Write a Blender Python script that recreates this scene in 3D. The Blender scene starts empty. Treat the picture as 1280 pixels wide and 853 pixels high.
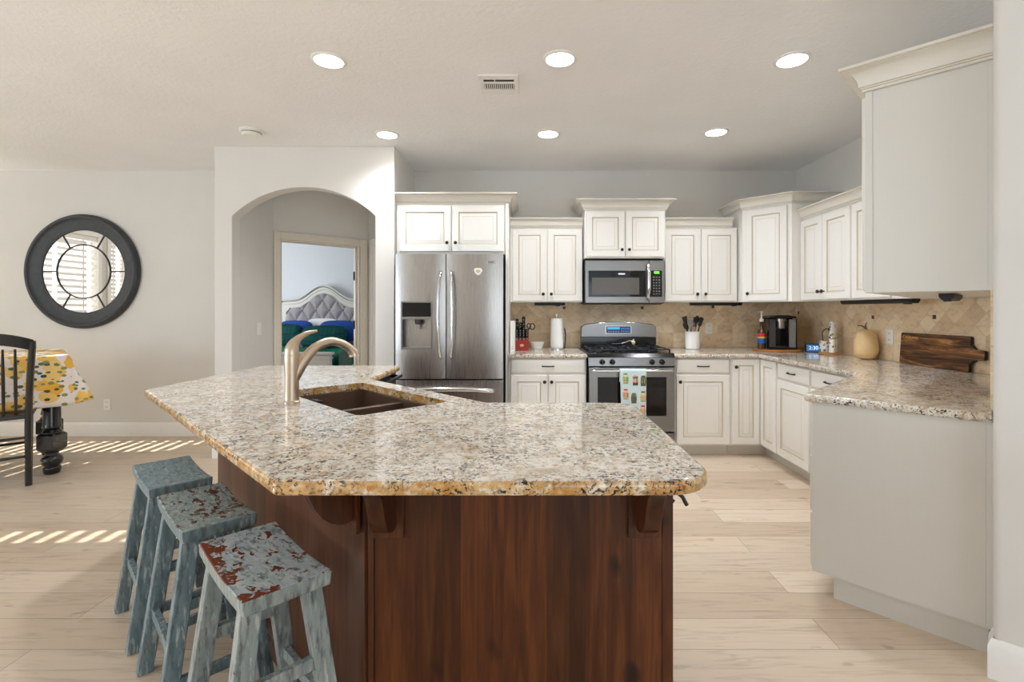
import bpy, bmesh, math, random
from mathutils import Vector, Matrix
random.seed(7)
PI = math.pi
SC = bpy.context.scene
COL = SC.collection

# ------------------------------------------------------------------ camera, sky, sun, exposure
H_CAM, H_CEIL = 1.30, 2.743
cam_d = bpy.data.cameras.new('camera')
cam = bpy.data.objects.new('camera', cam_d); COL.objects.link(cam)
cam.location = (0, 0, H_CAM); cam.rotation_euler = (PI/2, 0, 0)
cam_d.sensor_fit = 'HORIZONTAL'; cam_d.sensor_width = 36
cam_d.lens = 620/1280*36
cam_d.shift_x = -20/1280; cam_d.shift_y = -38.5/1280
cam_d.clip_start = .02
SC.camera = cam

SKY = 1.2
SUN = 13.0
DOWN_W = 9.5          # each recessed lamp
REAR_FILL_W = 40.0        # added area lamp behind the camera, tilted up to fill the ceiling
SIDE_W = 130.0         # added area lamp at the unseen side window, tilted up as fill
BED_W = 40.0          # added fill lamp in the bedroom, no window behind it
w = bpy.data.worlds.new('sky'); SC.world = w; w.use_nodes = True
bg = w.node_tree.nodes['Background']
bg.inputs[0].default_value = (.80, .905, 1, 1); bg.inputs[1].default_value = SKY

def lamp(name, kind, loc, energy, color=(1, 1, 1), **kw):
    d = bpy.data.lights.new(name, kind); d.energy = energy; d.color = color
    for k, v in kw.items(): setattr(d, k, v)
    o = bpy.data.objects.new(name, d); COL.objects.link(o); o.location = loc
    return o
def aim(o, d): o.rotation_euler = Vector(d).to_track_quat('-Z', 'Y').to_euler()
sun = lamp('sun', 'SUN', (-9, 4, 6), SUN, (1, .93, .82), angle=.006); aim(sun, (1, .03, -.52))
a = lamp('rear_fill', 'AREA', (2.2, -3.3, 1.25), REAR_FILL_W, (.765, .89, 1), shape='RECTANGLE', size=3.4, size_y=2.2); aim(a, (0, 1, .95))
a = lamp('side_window_fill', 'AREA', (-6.45, -.65, 1.4), SIDE_W, (.765, .89, 1), shape='RECTANGLE', size=3.7, size_y=2.0); aim(a, (1, .15, .8))
a = lamp('bedroom_fill', 'AREA', (-5.7, 7.2, 1.6), BED_W, (.93, .97, 1), shape='RECTANGLE', size=2.0, size_y=1.6); aim(a, (1, .25, 0))

SC.view_settings.view_transform = 'Standard'; SC.view_settings.look = 'None'
SC.view_settings.gamma = 1; SC.view_settings.use_curve_mapping = False
SC.view_settings.exposure = 0.50
SC.cycles.use_denoising = True
SC.cycles.max_bounces = 10; SC.cycles.diffuse_bounces = 6; SC.cycles.sample_clamp_indirect = 6
SC.cycles.caustics_reflective = False; SC.cycles.caustics_refractive = False

# ------------------------------------------------------------------ materials
def s2l(c):
    return tuple((x/12.92 if x <= .04045 else ((x+.055)/1.055)**2.4) for x in (v/255 for v in c))
class NT:
    """small node-tree builder"""
    def __init__(s, name):
        s.m = bpy.data.materials.new(name); s.m.use_nodes = True
        s.t = s.m.node_tree; s.b = s.t.nodes['Principled BSDF']
    def n(s, typ, **kw):
        nd = s.t.nodes.new(typ)
        for k, v in kw.items():
            if k.startswith('i_'): nd.inputs[k[2:].replace('_', ' ')].default_value = v
            else: setattr(nd, k, v)
        return nd
    def l(s, a, b): s.t.links.new(a, b)
    def coord(s, scale=(1, 1, 1), rot=(0, 0, 0), world=False, loc=(0, 0, 0)):
        src = s.n('ShaderNodeNewGeometry').outputs['Position'] if world else s.n('ShaderNodeTexCoord').outputs['Object']
        mp = s.n('ShaderNodeMapping'); mp.inputs['Scale'].default_value = scale; mp.inputs['Rotation'].default_value = rot
        mp.inputs['Location'].default_value = loc
        s.l(src, mp.inputs['Vector']); return mp.outputs[0]
    def noise(s, vec, scale, detail=3, rough=.5, dist=0):
        nd = s.n('ShaderNodeTexNoise'); nd.inputs['Scale'].default_value = scale; nd.inputs['Detail'].default_value = detail
        nd.inputs['Roughness'].default_value = rough; nd.inputs['Distortion'].default_value = dist
        s.l(vec, nd.inputs['Vector']); return nd
    def ramp(s, fac, stops, interp='LINEAR'):
        r = s.n('ShaderNodeValToRGB'); e = r.color_ramp.elements; r.color_ramp.interpolation = interp
        while len(e) < len(stops): e.new(.5)
        for el, (p, c) in zip(e, stops):
            el.position = p; el.color = (*c, 1) if len(c) == 3 else c
        s.l(fac, r.inputs[0]); return r.outputs[0]
    def mix(s, fac, a, b, mode='MIX'):
        m = s.n('ShaderNodeMix', data_type='RGBA', blend_type=mode)
        for sock, v in ((0, fac), (6, a), (7, b)):
            if hasattr(v, 'is_output'): s.l(v, m.inputs[sock])
            elif sock == 0: m.inputs[0].default_value = v
            else: m.inputs[sock].default_value = (*v, 1)
        return m.outputs[2]
    def math(s, op, a, b=0.0):
        m = s.n('ShaderNodeMath', operation=op)
        for k, v in ((0, a), (1, b)):
            if hasattr(v, 'is_output'): s.l(v, m.inputs[k])
            else: m.inputs[k].default_value = v
        return m.outputs[0]
    def bump(s, h, strength=.2, dist=.01):
        b = s.n('ShaderNodeBump'); b.inputs['Strength'].default_value = strength; b.inputs['Distance'].default_value = dist
        s.l(h, b.inputs['Height']); s.l(b.outputs[0], s.b.inputs['Normal'])
    def set(s, **kw):
        for k, v in kw.items():
            k = {'color': 'Base Color', 'rough': 'Roughness', 'metal': 'Metallic', 'spec': 'Specular IOR Level', 'coat': 'Coat Weight',
                 'coat_rough': 'Coat Roughness', 'aniso': 'Anisotropic', 'emit': 'Emission Color', 'estr': 'Emission Strength',
                 'trans': 'Transmission Weight', 'sheen': 'Sheen Weight', 'alpha': 'Alpha', 'ior': 'IOR'}[k]
            if hasattr(v, 'is_output'): s.l(v, s.b.inputs[k])
            else: s.b.inputs[k].default_value = (*v, 1) if isinstance(v, tuple) else v
        return s
M = {}
def plain(key, rgb, rough=.5, metal=0, var=.04, scale=30, **kw):
    """one colour with a faint noise variation"""
    t = NT(key); c = s2l(rgb)
    nz = t.noise(t.coord(), scale, 3)
    col = t.ramp(nz.outputs[0], [(.3, tuple(x*(1-var) for x in c)), (.7, tuple(min(1, x*(1+var)) for x in c))])
    t.set(color=col, rough=rough, metal=metal, **kw); M[key] = t.m; return t

t = plain('wall_paint', (221, 219, 215), .75, var=.015, scale=3); t.bump(t.noise(t.coord(), 160, 2).outputs[0], .05, .002)
t = plain('ceiling_paint', (244, 244, 244), .8, var=.02, scale=2)
t.bump(t.noise(t.coord(), 34, 4, .6, .6).outputs[0], .4, .008)
plain('trim_white', (240, 239, 236), .35, var=.01)
plain('hall_trim', (226, 219, 206), .4, var=.02)
plain('bedroom_paint', (222, 226, 232), .8, var=.01)
# painted cabinets: antique cream brushed with a faint vertical glaze
def cream(key, rgb, var):
    t = NT(key); c = s2l(rgb)
    nz = t.noise(t.coord((60, 60, 2.2)), 2.5, 4, .6)
    big = t.noise(t.coord((3, 3, 1)), 1.5, 2)
    k = t.mix(.35, nz.outputs[1], big.outputs[1])
    bw = t.n('ShaderNodeRGBToBW'); t.l(k, bw.inputs[0])
    col = t.ramp(bw.outputs[0], [(.3, tuple(x*(1-var) for x in c)), (.7, tuple(min(1, x*(1+var*.6)) for x in c))])
    t.set(color=col, rough=.42, coat=.1); M[key] = t.m
cream('cabinet_cream', (239, 237, 232), .04)
cream('cabinet_panel', (219, 217, 211), .018)
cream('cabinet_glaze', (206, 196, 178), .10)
cream('crown_cream', (226, 222, 213), .04)
plain('glaze_line', (120, 100, 78), .6)
# granite
def granite(key, c0, c1, amber, dark_lo, dark_hi):
    t = NT(key); v = t.coord((1, 1, 1))
    warp = t.noise(v, 9, 2)
    mixv = t.n('ShaderNodeMix', data_type='VECTOR'); mixv.inputs[0].default_value = .03
    t.l(v, mixv.inputs[4]); t.l(warp.outputs[1], mixv.inputs[5]); vv = mixv.outputs[1]
    base = t.ramp(t.noise(vv, 24, 6, .65).outputs[0], [(.36, s2l(c1)), (.52, s2l(c0)), (.66, s2l((236, 230, 220)))])
    amb = t.ramp(t.noise(vv, 40, 4, .6).outputs[0], [(.55, (0, 0, 0)), (.66, (1, 1, 1))])
    base = t.mix(t.math('MULTIPLY', amb, .85), base, s2l(amber))
    gre = t.ramp(t.noise(vv, 85, 4, .6).outputs[0], [(.55, (0, 0, 0)), (.62, (1, 1, 1))])
    base = t.mix(t.math('MULTIPLY', gre, .6), base, s2l((150, 138, 124)))
    clus = t.ramp(t.noise(vv, 8, 3, .6).outputs[0], [(.38, (.15, .15, .15)), (.52, (1, 1, 1))])
    dk = t.noise(vv, 78, 5, .68, 1.2)
    d = t.ramp(dk.outputs[0], [(dark_lo, (0, 0, 0)), (dark_hi, (1, 1, 1))])
    base = t.mix(t.math('MULTIPLY', d, clus), base, s2l((46, 38, 34)))
    t.set(color=base, rough=.08, spec=.5); M[key] = t.m
granite('granite', (226, 220, 210), (200, 182, 158), (190, 156, 112), .530, .57)  # pale tone has the polished top's white reflection painted in
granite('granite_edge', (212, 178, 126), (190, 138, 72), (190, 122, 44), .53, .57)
# floor planks
t = NT('oak_floor'); v = t.coord(world=True)
br = t.n('ShaderNodeTexBrick', offset=.37, offset_frequency=2)
for k, val in (('Scale', 1), ('Mortar Size', .0013), ('Mortar Smooth', .2), ('Bias', 0), ('Brick Width', 1.9), ('Row Height', .19)): br.inputs[k].default_value = val
br.inputs['Color1'].default_value = (0, 0, 0, 1); br.inputs['Color2'].default_value = (1, 1, 1, 1); br.inputs['Mortar'].default_value = (.5, .5, .5, 1)
t.l(v, br.inputs['Vector'])
pl = t.ramp(br.outputs['Color'], [(0, s2l((190, 170, 148))), (.35, s2l((206, 187, 165))), (.7, s2l((214, 197, 177))), (1, s2l((197, 179, 158)))])
sh = t.n('ShaderNodeVectorMath', operation='ADD'); t.l(t.coord((1.4, 16, 1), world=True), sh.inputs[0])
sc = t.n('ShaderNodeVectorMath', operation='SCALE'); sc.inputs['Scale'].default_value = 17; t.l(br.outputs['Color'], sc.inputs[0]); t.l(sc.outputs[0], sh.inputs[1])
gr = t.noise(sh.outputs[0], 2.2, 6, .62, 1.0)
pl = t.mix(1, pl, t.ramp(gr.outputs[0], [(.25, (.70, .66, .62)), (.48, (1, 1, 1)), (.75, (1.06, 1.05, 1.04))]), 'MULTIPLY')
kn = t.ramp(t.noise(t.coord((3.5, 9, 1), world=True), 1.6, 2).outputs[0], [(.66, (0, 0, 0)), (.74, (1, 1, 1))])
pl = t.mix(t.math('MULTIPLY', kn, .5), pl, s2l((120, 96, 74)))
pl = t.mix(t.math('MULTIPLY', br.outputs['Fac'], .8), pl, s2l((112, 90, 70)))
t.set(color=pl, rough=.38, spec=.4); t.bump(t.math('ADD', t.math('MULTIPLY', br.outputs['Fac'], -1.0), t.math('MULTIPLY', gr.outputs[0], .3)), .15, .003)
M['oak_floor'] = t.m
# knotty alder (object x = across the boards, z = up)
def alder(key, dark, mid, light, knots=.9):
    t = NT(key)
    tc = t.n('ShaderNodeTexCoord').outputs['Object']; sx = t.n('ShaderNodeSeparateXYZ'); t.l(tc, sx.inputs[0])
    bd = t.math('FLOOR', t.math('DIVIDE', t.math('ADD', sx.outputs[0], t.math('MULTIPLY', sx.outputs[1], .6)), .118))
    wn = t.n('ShaderNodeTexWhiteNoise', noise_dimensions='1D'); t.l(bd, wn.inputs['W'])
    sc = t.n('ShaderNodeVectorMath', operation='SCALE'); sc.inputs['Scale'].default_value = 6; t.l(wn.outputs['Color'], sc.inputs[0])
    ad = t.n('ShaderNodeVectorMath', operation='ADD'); t.l(t.coord((14, 14, 1.1)), ad.inputs[0]); t.l(sc.outputs[0], ad.inputs[1])
    vo = t.n('ShaderNodeTexVoronoi', feature='F1'); vo.inputs['Scale'].default_value = 1; vo.inputs['Randomness'].default_value = 1
    kc = t.n('ShaderNodeVectorMath', operation='ADD'); t.l(t.coord((7.5, 7.5, 4.2)), kc.inputs[0]); t.l(t.noise(tc, 6, 2).outputs[1], kc.inputs[1]); t.l(kc.outputs[0], vo.inputs['Vector'])
    near = t.ramp(vo.outputs['Distance'], [(.05, (1, 1, 1)), (.20, (0, 0, 0))])
    pick = t.math('GREATER_THAN', t.n('ShaderNodeSeparateColor').outputs[0], .5)
    sep = t.t.nodes[-1]
    gr = t.noise(ad.outputs[0], 1.9, 6, .6, .7)
    g2 = t.noise(t.coord((90, 90, 3)), 1.5, 3)
    f = t.math('ADD', t.math('MULTIPLY', gr.outputs[0], .75), t.math('MULTIPLY', g2.outputs[0], .25))
    col = t.ramp(f, [(.28, s2l(dark)), (.5, s2l(mid)), (.72, s2l(light))])
    col = t.mix(1, col, t.ramp(wn.outputs['Value'], [(0, (.58, .55, .52)), (1, (1.2, 1.14, 1.08))]), 'MULTIPLY')
    sel = t.n('ShaderNodeSeparateColor'); t.l(vo.outputs['Color'], sel.inputs[0])
    on = t.math('MULTIPLY', t.math('GREATER_THAN', sel.outputs[0], .5), knots)
    col = t.mix(t.math('MULTIPLY', near, t.math('MULTIPLY', on, .95)), col, s2l((24, 9, 4)))
    t.set(color=col, rough=.38, spec=.35); M[key] = t.m
alder('alder', (46, 21, 9), (80, 42, 18), (116, 68, 32))
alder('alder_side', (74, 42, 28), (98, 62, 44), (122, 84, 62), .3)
# metals
def steel(key, rgb, rough, stretch=(1, 1, 1), metal=.95, aniso=0):
    t = NT(key); nz = t.noise(t.coord(stretch), 8, 4, .6)
    c = s2l(rgb)
    t.set(color=t.ramp(nz.outputs[0], [(.3, tuple(x*.94 for x in c)), (.7, c)]), metal=metal, rough=t.ramp(nz.outputs[0], [(.3, (rough*.8,)*3), (.7, (rough*1.2,)*3)]), aniso=aniso)
    M[key] = t.m; return t
t = steel('steel', (172, 168, 164), .30, (60, 60, .6)); t.bump(t.noise(t.coord((5, 5, .5)), 1.2, 2).outputs[0], .03, .02)
steel('steel_h', (142, 141, 140), .33, (.8, 60, 60))
steel('chrome', (225, 225, 226), .12)
t = steel('nickel', (206, 188, 168), .36, (30, 30, 2))
plain('black_gloss', (14, 14, 15), .16, var=.02)
plain('black_glass', (8, 8, 9), .06, var=0, spec=.35)
plain('oven_glass', (26, 22, 20), .07, var=.02, spec=.4)
plain('black_matte', (22, 22, 23), .5)
plain('iron', (30, 31, 34), .38, metal=.3)
plain('dark_grey', (62, 62, 64), .45)
plain('mid_grey', (130, 130, 130), .4)
plain('mw_window', (92, 88, 84), .25, var=.02, spec=.3)
plain('bronze', (52, 40, 32), .35, metal=.6)
plain('white_plastic', (240, 239, 234), .35, var=.01)
plain('white_ceramic', (244, 243, 240), .15, var=.01, coat=.4)
plain('paper', (246, 246, 244), .9, var=.01)
plain('black_chair', (24, 22, 22), .25, var=.1, coat=.4)
plain('sink_brown', (96, 78, 66), .22, var=.08, scale=120)
plain('red_wood', (150, 32, 16), .35, var=.1)
plain('slot', (30, 29, 27), .7)
plain('vent_dark', (70, 64, 56), .8)
plain('cork', (176, 132, 84), .6, var=.1)
plain('bed_white', (222, 221, 216), .45, var=.03)
plain('bed_line', (120, 112, 104), .6)
plain('tuft_grey', (164, 160, 164), .75, var=.06, scale=60, sheen=.3)
plain('button_dark', (92, 88, 92), .6)
plain('blue_cotton', (14, 66, 150), .8, var=.08)
plain('white_cotton', (238, 238, 240), .8, var=.02)
plain('sage', (92, 122, 110), .8, var=.08)
plain('squash_skin', (222, 190, 140), .5, var=.07, scale=14)
plain('stem_brown', (112, 92, 66), .8, var=.2)
plain('bottle_amber', (74, 48, 24), .12, var=.1, coat=.5)
plain('label_red', (196, 40, 36), .5); plain('label_yellow', (232, 186, 60), .5); plain('label_blue', (32, 92, 180), .5)
plain('label_green', (50, 168, 74), .6); plain('label_olive', (92, 96, 66), .6); plain('label_tan', (206, 184, 140), .6); plain('label_pink', (226, 178, 160), .6)
plain('towel_blue', (204, 224, 228), .9, var=.04)
plain('navy', (34, 44, 70), .6)
plain('blind_white', (240, 240, 238), .5, var=.01)
plain('leaf_green', (58, 120, 52), .45, var=.2)
plain('exterior_ground', (150, 146, 138), .9)
def emis(key, rgb, st):
    t = NT(key); c = s2l(rgb); t.set(color=c, emit=c, estr=st, rough=.4); M[key] = t.m
emis('lamp_glow', (255, 250, 242), 14)
emis('display_green', (90, 230, 60), 1.2)
emis('display_blue', (60, 112, 168), .35)
emis('digit_white', (205, 225, 245), .9)
emis('digit_teal', (40, 130, 140), .8)
# stainless mirror
t = NT('mirror_glass'); t.set(color=(.93, .94, .94), metal=1.0, rough=.01); M['mirror_glass'] = t.m
t = NT('window_glass'); t.set(color=(1, 1, 1), rough=.0, alpha=.12, spec=.5); M['window_glass'] = t.m
# mirror frame: blackened wood with rubbed edges
t = plain('mirror_frame', (50, 54, 58), .45, var=.25, scale=24)
# brick house across the yard
t = NT('brick'); br = t.n('ShaderNodeTexBrick'); t.l(t.coord(rot=(PI/2, 0, PI/2)), br.inputs['Vector'])
for k, val in (('Scale', 1), ('Mortar Size', .008), ('Brick Width', .22), ('Row Height', .075)): br.inputs[k].default_value = val
br.inputs['Color1'].default_value = (*s2l((150, 100, 86)), 1); br.inputs['Color2'].default_value = (*s2l((128, 80, 70)), 1); br.inputs['Mortar'].default_value = (*s2l((190, 180, 170)), 1)
t.set(color=br.outputs[0], rough=.9); M['brick'] = t.m
# travertine backsplash (object x along the wall, z up): diamonds over a course of squares
t = NT('travertine'); tc = t.n('ShaderNodeTexCoord').outputs['Object']; sx = t.n('ShaderNodeSeparateXYZ'); t.l(tc, sx.inputs[0])
cb = t.n('ShaderNodeCombineXYZ'); t.l(sx.outputs[0], cb.inputs[0]); t.l(sx.outputs[2], cb.inputs[1])
def tiles(rot, size, off):
    mp = t.n('ShaderNodeMapping'); mp.inputs['Rotation'].default_value = (0, 0, rot); mp.inputs['Location'].default_value = off; t.l(cb.outputs[0], mp.inputs[0])
    b = t.n('ShaderNodeTexBrick', offset=0.0)
    for k, val in (('Scale', 1), ('Mortar Size', .0022), ('Mortar Smooth', .3), ('Brick Width', size), ('Row Height', size)): b.inputs[k].default_value = val
    b.inputs['Color1'].default_value = (0, 0, 0, 1); b.inputs['Color2'].default_value = (1, 1, 1, 1); b.inputs['Mortar'].default_value = (.5, .5, .5, 1)
    t.l(mp.outputs[0], b.inputs[0]); return b
b1 = tiles(PI/4, .104, (0, 0, 0)); b2 = tiles(0, .152, (0, .0, 0))
up = t.math('GREATER_THAN', sx.outputs[2], .232)
cid = t.mix(up, b2.outputs['Color'], b1.outputs['Color']); mort = t.mix(up, b2.outputs['Fac'], b1.outputs['Fac'])
bwm = t.n('ShaderNodeRGBToBW'); t.l(mort, bwm.inputs[0])
tone = t.ramp(cid, [(0, s2l((214, 187, 152))), (.4, s2l((230, 206, 172))), (.75, s2l((239, 220, 190))), (1, s2l((222, 197, 162)))])
nz = t.noise(t.coord((1, 1, 1.6)), 14, 5, .65, .5)
tone = t.mix(1, tone, t.ramp(nz.outputs[0], [(.3, (.76, .71, .66)), (.5, (1, 1, 1)), (.72, (1.06, 1.05, 1.03))]), 'MULTIPLY')
tone = t.mix(t.math('MULTIPLY', bwm.outputs[0], .6), tone, s2l((196, 178, 156)))
t.set(color=tone, rough=.45); t.bump(t.math('MULTIPLY', bwm.outputs[0], -1), .2, .002); M['travertine'] = t.m
plain('accent_tile', (72, 52, 38), .5)
# distressed paint
def distressed(key, paint, paint2, wood, thr, streak=(4, 22, 22), seed=0.0, edge=0.0):
    t = NT(key)
    v = t.coord(streak, loc=(seed, seed*1.7, 0))
    nz = t.noise(v, 1.6, 6, .62, .5)
    fine = t.noise(t.coord(loc=(seed, 0, 0)), 42, 4, .6, .8)
    f = t.math('ADD', t.math('MULTIPLY', nz.outputs[0], .62), t.math('MULTIPLY', fine.outputs[0], .38))
    if edge:
        sx = t.n('ShaderNodeSeparateXYZ'); t.l(t.n('ShaderNodeTexCoord').outputs['Object'], sx.inputs[0])
        g1 = t.ramp(t.math('ADD', t.math('MULTIPLY', sx.outputs[1], -1), .0), [(.045, (0, 0, 0)), (.095, (1, 1, 1))])
        g2 = t.ramp(sx.outputs[0], [(.14, (0, 0, 0)), (.21, (.6, .6, .6))])
        f = t.math('ADD', f, t.math('MULTIPLY', t.math('ADD', g1, g2), edge))
    base = t.mix(t.ramp(t.noise(t.coord(tuple(max(3, q*1.4) for q in streak)), 1.5, 4, .6).outputs[0], [(.35, (0, 0, 0)), (.65, (1, 1, 1))]), s2l(paint), s2l(paint2))
    base = t.mix(t.ramp(t.noise(t.coord(tuple(max(5, q*2.6) for q in streak)), 1.3, 4, .65).outputs[0], [(.50, (0, 0, 0)), (.66, (.8, .8, .8))]), base, s2l((78, 84, 84)))
    base = t.mix(t.ramp(t.noise(t.coord(tuple(max(5, q*1.9) for q in streak), loc=(7, 3, 1)), 1.6, 4, .65).outputs[0], [(.56, (0, 0, 0)), (.70, (.7, .7, .7))]), base, s2l((206, 212, 208)))
    chip = t.ramp(f, [(thr, (0, 0, 0)), (thr+.012, (1, 1, 1))])
    wd = t.mix(fine.outputs[0], s2l(wood), s2l((60, 26, 16)))
    t.set(color=t.mix(chip, base, wd), rough=.42); t.bump(chip, -.25, .002); M[key] = t.m
distressed('paint_blue', (126, 146, 153), (90, 112, 122), (112, 74, 52), .63, (22, 22, 4))
distressed('paint_pale', (158, 167, 165), (130, 143, 144), (110, 80, 60), .63, (22, 22, 4), 3)
distressed('seat_far', (140, 168, 176), (112, 146, 158), (96, 96, 92), .60, (7, 22, 22), 1)
distressed('seat_mid', (164, 178, 176), (136, 158, 162), (116, 42, 22), .538, (9, 22, 22), 4)
distressed('seat_near', (190, 202, 206), (160, 180, 190), (150, 64, 24), .552, (7, 15, 15), 9, .085)
# printed lemon tablecloth
t = NT('lemon_cloth'); v = t.coord()
vo = t.n('ShaderNodeTexVoronoi'); vo.inputs['Scale'].default_value = 11; wv_ = t.n('ShaderNodeMix', data_type='VECTOR'); wv_.inputs[0].default_value = .06; t.l(v, wv_.inputs[4]); t.l(t.noise(v, 14, 2).outputs[1], wv_.inputs[5]); t.l(wv_.outputs[1], vo.inputs['Vector'])
sep = t.n('ShaderNodeSeparateColor'); t.l(vo.outputs['Color'], sep.inputs[0])
yel = t.mix(sep.outputs[1], s2l((238, 178, 62)), s2l((240, 206, 128)))
blob = t.math('MULTIPLY', t.math('LESS_THAN', vo.outputs['Distance'], .58), t.math('GREATER_THAN', sep.outputs[0], .25))
c = t.mix(blob, s2l((236, 226, 220)), yel)
v2 = t.n('ShaderNodeTexVoronoi'); v2.inputs['Scale'].default_value = 24; t.l(t.coord((1, 1, 1.5), rot=(.4, .5, 0)), v2.inputs['Vector'])
s2_ = t.n('ShaderNodeSeparateColor'); t.l(v2.outputs['Color'], s2_.inputs[0])
leaf = t.math('MULTIPLY', t.math('LESS_THAN', v2.outputs['Distance'], .46), t.math('GREATER_THAN', s2_.outputs[0], .55))
c = t.mix(leaf, c, t.mix(s2_.outputs[1], s2l((52, 74, 66)), s2l((150, 162, 96))))
t.set(color=c, rough=.85); M['lemon_cloth'] = t.m
# teal quilted velvet
t = NT('teal_velvet'); ck = t.n('ShaderNodeTexBrick', offset=0); t.l(t.coord((1, 1, 1), rot=(0.5, 0, 0)), ck.inputs[0])
for k, val in (('Scale', 1), ('Mortar Size', .008), ('Brick Width', .07), ('Row Height', .07), ('Mortar Smooth', 1)): ck.inputs[k].default_value = val
ck.inputs['Color1'].default_value = (*s2l((6, 66, 66)), 1); ck.inputs['Color2'].default_value = (*s2l((8, 78, 74)), 1); ck.inputs['Mortar'].default_value = (*s2l((5, 50, 52)), 1)
t.set(color=ck.outputs[0], rough=.75, spec=.2); t.bump(t.math('MULTIPLY', ck.outputs[1], -1), .5, .01); M['teal_velvet'] = t.m
plain('teal_blanket', (4, 104, 78), .7, var=.15, scale=8, spec=.2)
# acacia board
t = NT('acacia'); v = t.coord((1.1, 1, 11), rot=(0, 0, 0)); nz = t.noise(v, 2.0, 5, .6, 1.6)
fine = t.noise(t.coord((3, 1, 60)), 2, 3)
f = t.math('ADD', t.math('MULTIPLY', nz.outputs[0], .8), t.math('MULTIPLY', fine.outputs[0], .2))
t.set(color=t.ramp(f, [(.36, s2l((34, 20, 12))), (.47, s2l((78, 48, 26))), (.55, s2l((128, 84, 44))), (.66, s2l((190, 140, 84)))]), rough=.4); M['acacia'] = t.m
plain('engraved', (226, 172, 96), .6); plain('endgrain', (24, 15, 10), .5)
# floral ceramic
t = NT('floral'); vo = t.n('ShaderNodeTexVoronoi'); vo.inputs['Scale'].default_value = 50; t.l(t.coord(), vo.inputs['Vector'])
sp = t.n('ShaderNodeSeparateColor'); t.l(vo.outputs['Color'], sp.inputs[0])
k = t.math('MULTIPLY', t.math('LESS_THAN', vo.outputs['Distance'], .55), t.math('GREATER_THAN', sp.outputs[0], .45))
t.set(color=t.mix(k, s2l((240, 240, 238)), t.mix(sp.outputs[1], s2l((52, 84, 66)), s2l((190, 160, 90)))), rough=.15, coat=.4); M['floral'] = t.m
# bamboo round
plain('bamboo', (170, 112, 58), .4, var=.12, scale=12)

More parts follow.
